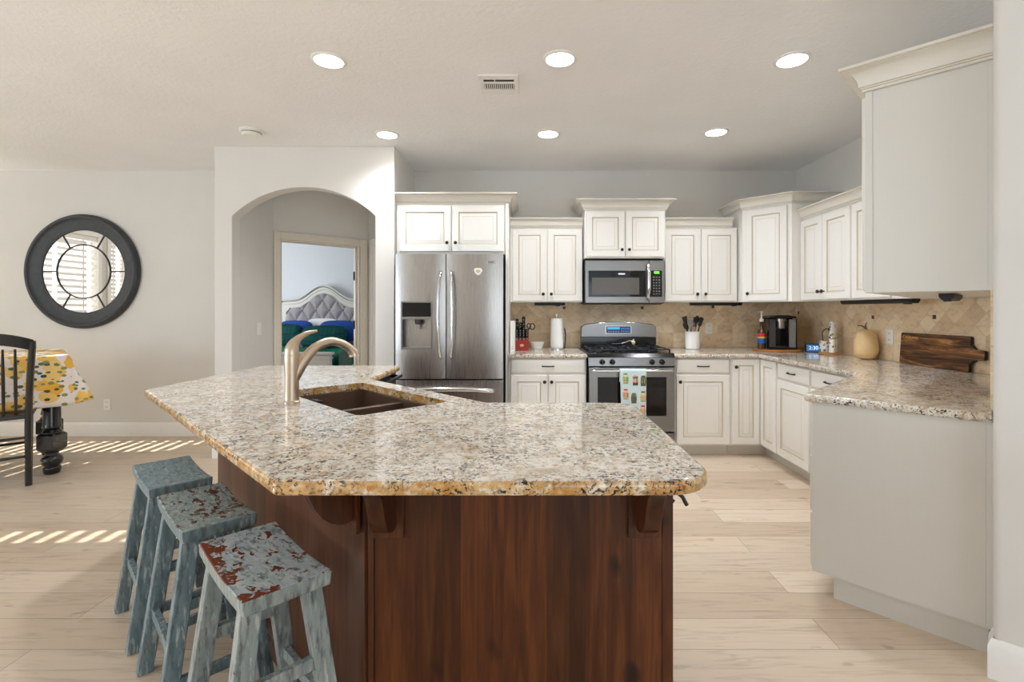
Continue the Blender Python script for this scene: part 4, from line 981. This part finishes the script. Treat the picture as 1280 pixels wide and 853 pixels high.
# round bamboo board with coffee maker and syrup bottle
bx, by = 2.405, 4.735
m = MB(); m.lathe([(.212, 0), (.217, .004), (.217, .014), (.212, .018), (.001, .018)], seg=48)
tag(m.build('round_board', 'bamboo', loc=(bx-.02, by+.01, Z)), 'round wooden board under the coffee maker', 'board')
cm = thing('coffee_maker', 'black and silver single-cup coffee maker on the round board', 'coffee maker', (bx-.006, by+.01, Z+.0185), -.16)
m = MB()
prof = [(-.122, .0), (.122, .0), (.128, .04), (.128, .29), (.105, .312), (.0, .325), (-.105, .312), (-.128, .29), (-.128, .04)]
m.box(-.125, -.0, 0, .125, .115, .29); m.box(-.125, -.115, 0, -.062, .0, .285); m.box(.048, -.115, 0, .125, 0, .285); m.box(-.062, -.115, 0, .048, 0, .022)
m.prism([(-.128, .29), (.128, .29), (.112, .309), (.05, .320), (-.05, .320), (-.112, .309)], -.118, .118, ax='y'); m.box(-.062, -.10, .205, .048, 0, .29)
m.build('housing', 'black_gloss', cm, bev=.004)
MB().box(-.118, -.1185, .022, -.066, -.1152, .282).build('side_panel', 'dark_grey', cm); MB().box(.054, -.1185, .022, .110, -.1152, .282).build('side_panel', 'mid_grey', cm)
MB().lathe([(.034, .195), (.036, .21), (.036, .262), (.046, .265), (.046, .285), (.04, .288)], (-.01, -.085, 0), 24).build('brew_head', 'steel', cm)
MB().box(-.058, -.112, .0222, .044, -.004, .028).build('drip_tray', 'dark_grey', cm)
sb = thing('syrup_bottle', 'amber syrup bottle with white pump and bright label beside the coffee maker', 'bottle', (bx-.180, by-.01, Z+.0185))
MB().lathe([(.034, 0), (.037, .004), (.037, .155), (.034, .172), (.017, .190), (.015, .255), (.016, .258)], seg=24).build('glass', 'bottle_amber', sb)
m = MB(); m.lathe([(.0375, .048), (.0375, .148)], seg=24, mi=0, cap=False); m.build('label_wrap', 'navy', sb)
m = MB(); m.lathe([(.0382, .118), (.0382, .146)], seg=24, mi=0, cap=False); m.lathe([(.0382, .100), (.0382, .117)], seg=24, mi=1, cap=False); m.lathe([(.0382, .055), (.0382, .098)], seg=24, mi=2, cap=False)
m.build('label_bands', ['label_red', 'label_yellow', 'label_blue'], sb)
MB().lathe([(.019, .258), (.019, .278), (.012, .285), (.007, .29), (.006, .345), (.012, .348), (.012, .358), (.004, .36)], seg=16).build('pump', 'white_plastic', sb)
MB().tube([(0, 0, .352), (-.02, -.01, .354), (-.042, -.02, .348)], [.006, .005, .004], 8).build('nozzle', 'white_plastic', sb)
# clock, cord
ck_ = thing('alarm_clock', 'small blue-faced digital clock in the counter corner', 'clock', (2.640, 4.600, Z), -.30)
m = MB(); m.prism([(-.035, 0), (.03, 0), (.03, .05), (-.005, .074), (-.022, .074)], -.062, .062, ax='x'); m.build('case', 'navy', ck_, bev=.004)
sl = math.atan2(.013, .074)
MB().box(-.056, -.0015, .006, .056, .0008, .068).build('screen', 'display_blue', ck_, loc=(0, -.0366, 0), rot=(-sl, 0, 0))
text('digits', '2:30', .046, 'digit_white', ck_, (0, -.0318, .037), (PI/2-sl, 0, 0), .0003)
cd = MB(); cd.box(-.024, -.018, -.016, .0, .018, .016); cd.tube(arcpts([(-.024, 0, 0), (-.05, .01, .004), (-.065, .035, -.02), (-.06, .045, -.07), (-.045, .05, -.125), (-.038, .06, -.160)], 6), .004, 8)
tag(cd.build('power_cord', 'black_matte', loc=(RX-.0225, 4.48, 1.125)), 'black plug and cord looping down behind the clock', 'cord')
# coaster group
kx, ky = 2.635, 4.335
m = MB(); m.lathe([(.082, 0), (.085, .003), (.085, .013), (.082, .016), (.001, .016)], seg=32)
tag(m.build('wooden_coaster', 'cork', loc=(kx, ky, Z)), 'round light wood coaster under the floral mill', 'coaster')
m = MB(); m.lathe([(.022, 0), (.026, .003), (.026, .03), (.024, .09), (.026, .15), (.023, .19), (.018, .215), (.021, .225), (.026, .24), (.024, .262), (.012, .272)], seg=24)
tag(m.build('floral_mill', 'floral', loc=(kx+.005, ky-.028, Z+.0165)), 'tall white floral pepper mill on the coaster', 'mill')
m = MB(); m.lathe([(.02, 0), (.024, .003), (.024, .12), (.02, .14), (.022, .15), (.02, .215), (.008, .222)], seg=20, mi=0)
tag(m.build('glass_shaker', 'floral', loc=(kx+.052, ky+.022, Z+.0165)), 'slim patterned shaker behind the tall floral mill', 'shaker')
mg = thing('mug', 'white floral mug next to the blue clock', 'mug', (2.672, 4.470, Z), -.9)
MB().lathe([(.034, 0), (.038, .004), (.041, .05), (.042, .105), (.040, .107), (.037, .103), (.036, .01), (.001, .008)], seg=28).build('cup', 'floral', mg)
MB().tube(arcpts([(.040, 0, .085), (.066, 0, .084), (.072, 0, .055), (.058, 0, .028), (.039, 0, .026)], 5), .006, 8).build('handle', 'floral', mg)
# squash
def sq_r(z):
    pts = [(0, .02), (.01, .06), (.04, .080), (.08, .085), (.12, .081), (.16, .073), (.195, .066), (.218, .052), (.232, .028), (.238, .004)]
    for (z0_, r0), (z1_, r1) in zip(pts, pts[1:]):
        if z <= z1_: return r0+(r1-r0)*(z-z0_)/(z1_-z0_)
    return .004
sqh = thing('butternut_squash', 'pale butternut squash standing on the right counter', 'squash', (2.652, 3.90, Z))
m = MB(); m.grid(24, 26, lambda u, v: ((sq_r(v*.238)*(1+.02*math.cos(5*2*PI*u)))*math.cos(2*PI*u)+.010*math.sin(v*3), sq_r(v*.238)*(1+.02*math.cos(5*2*PI*u))*math.sin(2*PI*u), v*.238), 0, True)
m.build('body', 'squash_skin', sqh)
MB().tube([(.008, 0, .232), (.004, .01, .250), (-.01, .03, .262), (-.03, .05, .262)], [.013, .008, .006, .004], 8).build('stem', 'stem_brown', sqh)
MB().tube([(.006, 0, .24), (-.004, -.01, .27), (-.002, -.02, .29)], [.007, .005, .003], 6).build('stem', 'stem_brown', sqh)
# long cutting board leaning on the right wall; local x = length (towards the camera), z = up the board
cbd = thing('cutting_board', 'long dark striped wood cutting board leaning on the right wall', 'cutting board', (2.727, 3.630, Z+.0012), -PI/2)
lean = -.07
m = MB(); L_ = .57; Hh = .222
pts = rounded([(0, 0), (L_, 0), (L_, .050), (L_+.035, .078), (L_+.10, .082), (L_+.10, .140), (L_+.035, .144), (L_, .172), (L_, Hh), (0, Hh)], {0: .012, 1: .012, 3: .015, 4: .012, 5: .012, 6: .015, 8: .012, 9: .012}, 4)
m.prism(pts, -.011, .011, 0, ax='y', mi_side=1); bo = m.build('board', ['acacia', 'endgrain'], cbd, rot=(lean, 0, 0), bev=.002)
text('engraving', 'C', .030, 'engraved', bo, (.018, -.0116, .190), (PI/2, 0, 0), .0006, 'LEFT')
text('engraving', 'ASSELMAN', .0245, 'engraved', bo, (.042, -.0116, .1885), (PI/2, 0, 0), .0006, 'LEFT')

# ------------------------------------------------------------------ ceiling fixtures
GD = 'recessed ceiling downlights'
names = [('front row left', -1.148, 2.858), ('front row middle', .183, 2.84), ('front row right', 1.518, 2.85), ('back row left above the arch end', -1.155, 4.067), ('back row middle', .164, 4.05), ('back row right', 1.52, 4.01)]
for lb, x, y in names:
    c = thing('downlight', 'round white recessed ceiling downlight, %s' % lb, 'ceiling light', (x, y, Z1), 0, GD)
    MB().lathe([(.098, -.0005), (.099, -.004), (.092, -.009), (.080, -.010), (.079, -.002), (.079, -.0006)], seg=36, cap=False).build('trim_ring', 'trim_white', c)
    MB().lathe([(.0785, -.0015), (.0785, -.005)], seg=32).build('lens', 'lamp_glow', c)
    l_ = lamp('downlight_bulb', 'SPOT', (0, 0, -.03), DOWN_W*4, (.915, .955, 1), spot_size=2.5, spot_blend=1, shadow_soft_size=.07); l_.parent = c
vt = thing('ceiling_vent', 'small white rectangular vent grille in the ceiling', 'vent', (-.183, 3.155, Z1))
m = MB(); m.box(-.125, -.13, -.012, .125, -.075, -.0005); m.box(-.125, .075, -.012, .125, .13, -.0005); m.box(-.125, -.075, -.012, -.095, .075, -.0005); m.box(.095, -.075, -.012, .125, .075, -.0005); m.build('frame', 'trim_white', vt, bev=.003)
MB().box(-.095, -.075, -.004, .095, .075, -.0005).build('duct', 'vent_dark', vt)
m = MB()
for i in range(15): x = -.089+i*.0127; m.box(x-.0026, -.02, -.011, x+.0026, .06, -.0042)
m.box(-.095, -.036, -.011, .095, -.020, -.0042); m.box(-.095, .06, -.011, .095, .075, -.0042); m.build('louvers', 'trim_white', vt)
MB().bar((-.025, -.052, -.009), (-.025, -.075, -.014), .006, .006).build('damper_lever', 'white_plastic', vt)
sd = thing('smoke_detector', 'round white smoke detector on the ceiling left of the arch', 'smoke detector', (-2.22, 3.98, Z1))
MB().lathe([(.088, -.0005), (.088, -.010), (.075, -.016), (.072, -.032), (.058, -.044), (.02, -.046)], seg=32).build('case', 'white_plastic', sd)
MB().lathe([(.0745, -.020), (.0742, -.028)], seg=32, cap=False).build('vent_ring', 'mid_grey', sd)

# ------------------------------------------------------------------ mirror
mr = thing('mirror', 'large round black framed mirror on the dining wall', 'mirror', (-4.585, WY-.001, 1.70))
m = MB(); m.lathe([(.585, 0), (.590, -.012), (.588, -.035), (.575, -.055), (.560, -.062), (.548, -.058), (.540, -.045), (.52, -.036), (.46, -.022), (.435, -.016), (.428, -.018), (.424, -.012), (.424, -.004)], seg=72, axis='y', cap=False); m.build('frame', 'mirror_frame', mr)
MB().lathe([(.426, -.004), (.426, -.0085)], seg=72, axis='y').build('glass', 'mirror_glass', mr)
m = MB(); m.tube([(.276*math.cos(a_), -.012, .276*math.sin(a_)) for a_ in [2*PI*i/60 for i in range(61)]], .0065, 8)
for k_ in range(6):
    a_ = k_*PI/3; m.tube([(.276*math.cos(a_), -.012, .276*math.sin(a_)), (.427*math.cos(a_), -.012, .427*math.sin(a_))], .006, 8)
m.build('glazing_bars', 'mirror_frame', mr)

# ------------------------------------------------------------------ dining table, cloth, chair
tz, hx, hy = .938, .475, .75
TR = -PI/4; ex_, ey_ = Vector((math.cos(TR), math.sin(TR))), Vector((-math.sin(TR), math.cos(TR)))
tc_ = Vector((-3.635, 3.95))-ex_*hx-ey_*hy
tb = thing('dining_table', 'black dining table with turned legs under the lemon cloth', 'table', (tc_.x, tc_.y, 0), TR)
MB().box(-hx+.02, -hy+.02, tz-.045, hx-.02, hy-.02, tz-.006).build('tabletop', 'black_chair', tb, bev=.006)
m = MB()
for y0, y1 in ((-hy+.09, -hy+.115), (hy-.115, hy-.09)): m.box(-hx+.12, y0, tz-.15, hx-.12, y1, tz-.046)
for x0, x1 in ((-hx+.09, -hx+.115), (hx-.115, hx-.09)): m.box(x0, -hy+.12, tz-.15, x1, hy-.12, tz-.046)
m.build('apron', 'black_chair', tb)
for sx_ in (-1, 1):
    for sy_ in (-1, 1):
        m = MB(); x, y = sx_*(hx-.11), sy_*(hy-.11)
        m.lathe([(.055, .890), (.055, .40), (.062, .37), (.050, .355)], (x, y, 0), 20)
        m.lathe([(.05, .356), (.066, .335), (.066, .322)], (x, y, 0), 12)
        m.lathe([(.070, .325), (.092, .31), (.092, .20), (.055, .17)], (x, y, 0), 4)
        m.lathe([(.045, .172), (.04, .155), (.062, .135), (.070, .11), (.062, .08), (.045, .065), (.058, .05), (.052, .01), (.045, 0)], (x, y, 0), 20)
        m.build('leg', 'black_chair', tb, bev=.004)
cl = MB()
ov = .40
def clf(u, v):
    # u,v in -1..1 over cloth; flat over the top, drooping outside
    X, Y = u*(hx+ov), v*(hy+ov); ex, ey = max(0, abs(X)-hx), max(0, abs(Y)-hy)
    sxn, syn = (1 if X > 0 else -1), (1 if Y > 0 else -1)
    px_, py_ = max(-hx, min(hx, X)), max(-hy, min(hy, Y)); drop = 0
    if ex or ey:
        e_ = max(ex, ey); k_ = .07+.25*min(1, min(ex, ey)/.2)
        wv = .018*math.sin(X*16+Y*13)*min(1, e_/.15)
        px_ += sxn*(ex*k_)+(wv if ey and not ex else 0); py_ += syn*(ey*k_)+(wv if ex and not ey else 0)
        drop = e_*(.985-.10*min(1, min(ex, ey)/.2))
    return (px_, py_, tz-drop)
cl.grid(72, 44, lambda u, v: clf(u*2-1, v*2-1))
o = cl.build('tablecloth', 'lemon_cloth', loc=(tc_.x, tc_.y, .003), rotz=TR, ang=60); tag(o, 'tablecloth with yellow lemon print over the dining table', 'tablecloth')
sm = o.modifiers.new('cloth', 'SOLIDIFY'); sm.thickness = .002; sm.offset = 1
# chair
ch = thing('dining_chair', 'black wooden spindle-back dining chair at the left edge', 'chair', (-3.69, 3.664, 0), math.radians(43))
# local: back plane along -x from the right rear post at the origin, seat towards +y
CW = .44
def post(x): 
    MB().tube(arcpts([(x, .02, 0), (x, 0, .25), (x, .0, .50), (x+.01*(1 if x > -.2 else -1), -.035, .8), (x+.025*(1 if x > -.2 else -1), -.085, 1.075)], 5), [.021]*20+[.018], 8).build('back_post', 'black_chair', ch)
post(0); post(-CW)
for x in (-.01, -CW+.01): MB().tube([(x, .47, 0), (x, .46, .25), (x, .45, .50)], [.017, .020, .022], 10).build('front_leg', 'black_chair', ch)
m = MB(); m.prism(rounded([(.02, -.01), (.035, .49), (-CW-.035, .49), (-CW-.02, -.01)], .03), .5005, .535); m.build('seat', 'black_chair', ch, bev=.008)
tr = [(x_, 0) for x_ in (0,)]
def rail(u, v):
    x = -CW-.03+u*(CW+.06); a_ = (u-.5)*2; z = 1.0+.055*(1-a_*a_)+v*.085; y = -.085-.02*(1-a_*a_)-.01*v; return (x, y, z)
m = MB(); m.grid(20, 4, rail); m.grid(20, 4, lambda u, v: tuple(a_+b_ for a_, b_ in zip(rail(u, v), (0, .022, 0))))
bmesh.ops.remove_doubles(m.bm, verts=m.bm.verts, dist=.0001)
o = None
m2 = MB()
N_ = 20
g0 = [[m2.v(*rail(i/N_, j)) for i in range(N_+1)] for j in (0, 1)]; g1 = [[m2.v(*(a_+b_ for a_, b_ in zip(rail(i/N_, j), (0, .024, 0)))) for i in range(N_+1)] for j in (0, 1)]
for i in range(N_):
    m2.q([g0[0][i], g0[0][i+1], g0[1][i+1], g0[1][i]]); m2.q([g1[0][i], g1[0][i+1], g1[1][i+1], g1[1][i]])
    for j in (0, 1): m2.q([g0[j][i], g0[j][i+1], g1[j][i+1], g1[j][i]])
for i in (0, N_): m2.q([g0[0][i], g0[1][i], g1[1][i], g1[0][i]])
m.bm.free(); m2.build('top_rail', 'black_chair', ch, bev=.005)
for k_ in range(6):
    x = -CW+.065+k_*(CW-.13)/5; MB().tube([(x, .012, .53), (x, -.02, .68), (x, -.05, .84), (x, -.085, 1.02)], [.007, .0105, .0105, .007], 8).build('spindle', 'black_chair', ch)
for p0, p1 in (((0, .01, .22), (-CW, .01, .22)), ((-.0, .01, .30), (-.01, .46, .30)), ((-CW, .01, .30), (-CW+.01, .46, .30)), ((-.0, .01, .16), (-.01, .465, .16)), ((-.01, .46, .24), (-CW+.01, .46, .24)), ((0, .005, .36), (-CW, .005, .36))):
    MB().tube([p0, tuple((a_+b_)/2 for a_, b_ in zip(p0, p1)), p1], [.009, .0115, .009], 8).build('stretcher', 'black_chair', ch)

# ------------------------------------------------------------------ bar stools
def stool(x, y, seat_mat, leg_mat, label, rz):
    s_ = thing('bar_stool', label, 'stool', (x, y, 0), rz, 'distressed saddle-seat stools at the island')
    SH = .615; a, b = .215, .108
    # saddle seat: ends raised along x
    m_ = MB(); N_, K_ = 20, 8
    def top_(u, v):
        X = -a+2*a*u; Y = -b+2*b*v; return (X, Y, SH-.013*(1-(X/a)**2))
    g0 = [[m_.v(*top_(i/N_, j/K_)) for i in range(N_+1)] for j in range(K_+1)]
    def bot_(u, v): X, Y, z_ = top_(u, v); return (X*.985, Y*.97, z_-.040)
    g1 = [[m_.v(*bot_(i/N_, j/K_)) for i in range(N_+1)] for j in range(K_+1)]
    for j in range(K_):
        for i in range(N_): m_.q([g0[j][i], g0[j][i+1], g0[j+1][i+1], g0[j+1][i]], 0); m_.q([g1[j][i], g1[j+1][i], g1[j+1][i+1], g1[j][i+1]], 1)
    for i in range(N_):
        for j in (0, K_): m_.q([g0[j][i], g0[j][i+1], g1[j][i+1], g1[j][i]], 1)
    for j in range(K_):
        for i in (0, N_): m_.q([g0[j][i], g0[j+1][i], g1[j+1][i], g1[j][i]], 1)
    m_.build('seat', [seat_mat, leg_mat], s_, bev=.005, ang=40)
    T = lambda sx_, sy_, z_: Vector((sx_*(.150+.032*(1-z_/SH)), sy_*(.066+.082*(1-z_/SH)), z_))
    for sx_ in (-1, 1):
        for sy_ in (-1, 1):
            MB().bar(T(sx_, sy_, 0), T(sx_, sy_, SH-.053), .036, .046, (1, 0, 0), 0, .036, .050).build('leg', leg_mat, s_, bev=.003)
    for sx_ in (-1, 1):
        for z_ in (.36, .13): MB().bar(T(sx_, -1, z_)+Vector((0, .022, 0)), T(sx_, 1, z_)-Vector((0, .022, 0)), .020, .034, (1, 0, 0)).build('rung', leg_mat, s_, bev=.002)
    for sy_ in (-1, 1): MB().bar(T(-1, sy_, .215)+Vector((.017, 0, 0)), T(1, sy_, .215)-Vector((.017, 0, 0)), .034, .022, (0, 0, 1)).build('rung', leg_mat, s_, bev=.002)
    MB().box(-.13, -.058, SH-.075, .13, -.040, SH-.0605).build('apron', leg_mat, s_); MB().box(-.13, .040, SH-.075, .13, .058, SH-.0605).build('apron', leg_mat, s_)
    return s_
stool(-.744, 1.386, 'seat_near', 'paint_pale', 'pale worn stool with broad red-brown bare patches, nearest the island corner', -PI/4)
stool(-1.143, 1.755, 'seat_mid', 'paint_blue', 'middle of the three blue-grey stools with scattered red-brown chips', -PI/4)
stool(-1.524, 2.118, 'seat_far', 'paint_blue', 'smooth blue-grey stool nearest the dining table with hardly chipped seat', -PI/4)

# ------------------------------------------------------------------ bedroom furniture
bd = thing('bed', 'white framed bed with grey tufted headboard in the far bedroom', 'bed', (-3.79, 9.22, 0))
def hb(x):      # outline height over half width
    t_ = abs(x)/.86
    if t_ < .62: return 1.50+.26*(.5+.5*math.cos(t_/.62*PI*.98))
    return 1.50-.02*(t_-.62)/.38
xs = [-.86+1.72*i/60 for i in range(61)]
m = MB(); m.prism([(-.86, .3), (.86, .3)]+[(x, hb(x)) for x in xs[::-1]], -.03, .06, ax='y'); m.build('headboard', 'bed_white', bd)
hbd = bd.children[0]
for off, w_ in ((.0, .012), (-.075, .008), (-.028, .006)):
    pts = [(x*(1+off*.6), -.034, hb(x)+off) for x in xs]; MB().tube(pts, w_ if off else .016, 6).build('moulding', 'bed_line' if off == -.028 else 'bed_white', hbd)
for s_ in (-1, 1):
    pts = [(s_*(.80+.07*math.cos(k_)), -.036, 1.36+.11*math.sin(k_)) for k_ in [PI*1.5+PI*1.2*i/16 for i in range(17)]]
    MB().tube(pts, .014, 6).build('scroll', 'bed_line', hbd)
def tuft(u, v):
    x = (u-.5)*1.36; zt = min(hb(x*1.1)-.15, 1.66) if abs(x) < .60 else 1.36-.25*(abs(x)-.6)/.08*.4
    z = .55+(zt-.55)*v
    p_ = x/.125; q_ = z/.185; d_ = abs(math.cos(PI*(p_+q_)*.5)*math.cos(PI*(p_-q_)*.5)); g_ = min(abs(math.sin(PI*(p_+q_)*.5)), abs(math.sin(PI*(p_-q_)*.5)))
    return (x, -.034-.05*math.sqrt(g_), z)
m = MB(); m.grid(110, 90, tuft); m.build('tufted_panel', 'tuft_grey', hbd, ang=80)
for i in range(-8, 9):
    for j in range(4, 10):
        x, z = i*.125, j*.185
        if (i+j) % 2 == 0 and abs(x) < .62 and .8 < z < hb(x)-.18: MB().ellipsoid((x, -.042, z), (.017, .012, .017), 8, 6).build('tuft_button', 'button_dark', hbd)
m = MB(); m.box(-.80, -2.08, .22, -.76, -.03, .42); m.box(.76, -2.08, .22, .80, -.03, .42); m.build('side_rails', 'bed_white', bd)
m = MB(); m.box(-.92, -2.18, .0, .98, -2.10, .66); m.box(-.95, -2.20, .665, 1.01, -2.08, .70); m.box(-.93, -2.19, .60, .99, -2.09, .63); m.build('footboard', 'bed_white', bd, bev=.008)
tag(MB().box(-.75, -2.04, .30, .75, -.05, .56).build('mattress', 'white_cotton', loc=(-3.79, 9.22, 0), bev=.03), 'mattress under the teal covers in the far bedroom', 'mattress')
m = MB()
def cov(u, v):
    X = (u-.5)*2.0; Y = -2.05+v*1.45; e_ = max(0, abs(X)-.83); s_ = 1 if X > 0 else -1
    return ((min(abs(X), .83)+e_*.12)*s_, Y, .64+.03*math.sin(X*5+Y*4)+.02*math.sin(Y*9)-e_*1.5)
m.grid(40, 30, cov); o = m.build('comforter', 'teal_blanket', loc=(-3.79, 9.22, 0), ang=80); tag(o, 'green teal comforter spread over the far bed', 'comforter')
sm = o.modifiers.new('puff', 'SOLIDIFY'); sm.thickness = .05
def pillow(x, y, z, w_, h, d_, mat, label, tilt=.5, rz=0):
    m_ = MB(); f = lambda p: tuple(math.copysign(abs(c_)**e_, c_) for c_, e_ in zip(p, (.55, 1.0, .55)))
    m_.ellipsoid((0, 0, 0), (w_/2, d_/2, h/2), 28, 18, 0, f)
    tag(m_.build('pillow', mat, loc=(x, y, z), rot=(-tilt, 0, rz), ang=80), label, 'pillow', 'pillows on the bed')
pillow(-4.20, 8.95, .92, .62, .40, .16, 'blue_cotton', 'left blue pillow against the tufted headboard', .25)
pillow(-3.42, 8.95, .92, .70, .40, .16, 'blue_cotton', 'right blue pillow against the tufted headboard', .25)
pillow(-3.78, 9.12, 1.0, .60, .30, .07, 'white_cotton', 'white pillow peeking out above the blue ones', .15)
pillow(-4.28, 8.72, .86, .60, .42, .18, 'teal_velvet', 'left teal quilted pillow on the bed', .45)
pillow(-3.56, 8.66, .84, .78, .42, .18, 'teal_velvet', 'wide right teal quilted pillow on the bed', .5, .1)
m = MB(); m.grid(12, 14, lambda u, v: (u*.55, .02*math.sin(u*9), .66-v*.5+.02*math.sin(u*6)))
o = m.build('throw_blanket', 'sage', loc=(-2.88, 7.55, 0), rotz=PI/2, ang=80); tag(o, 'sage green throw hanging at the bed side', 'blanket')
sm = o.modifiers.new('t', 'SOLIDIFY'); sm.thickness = .02
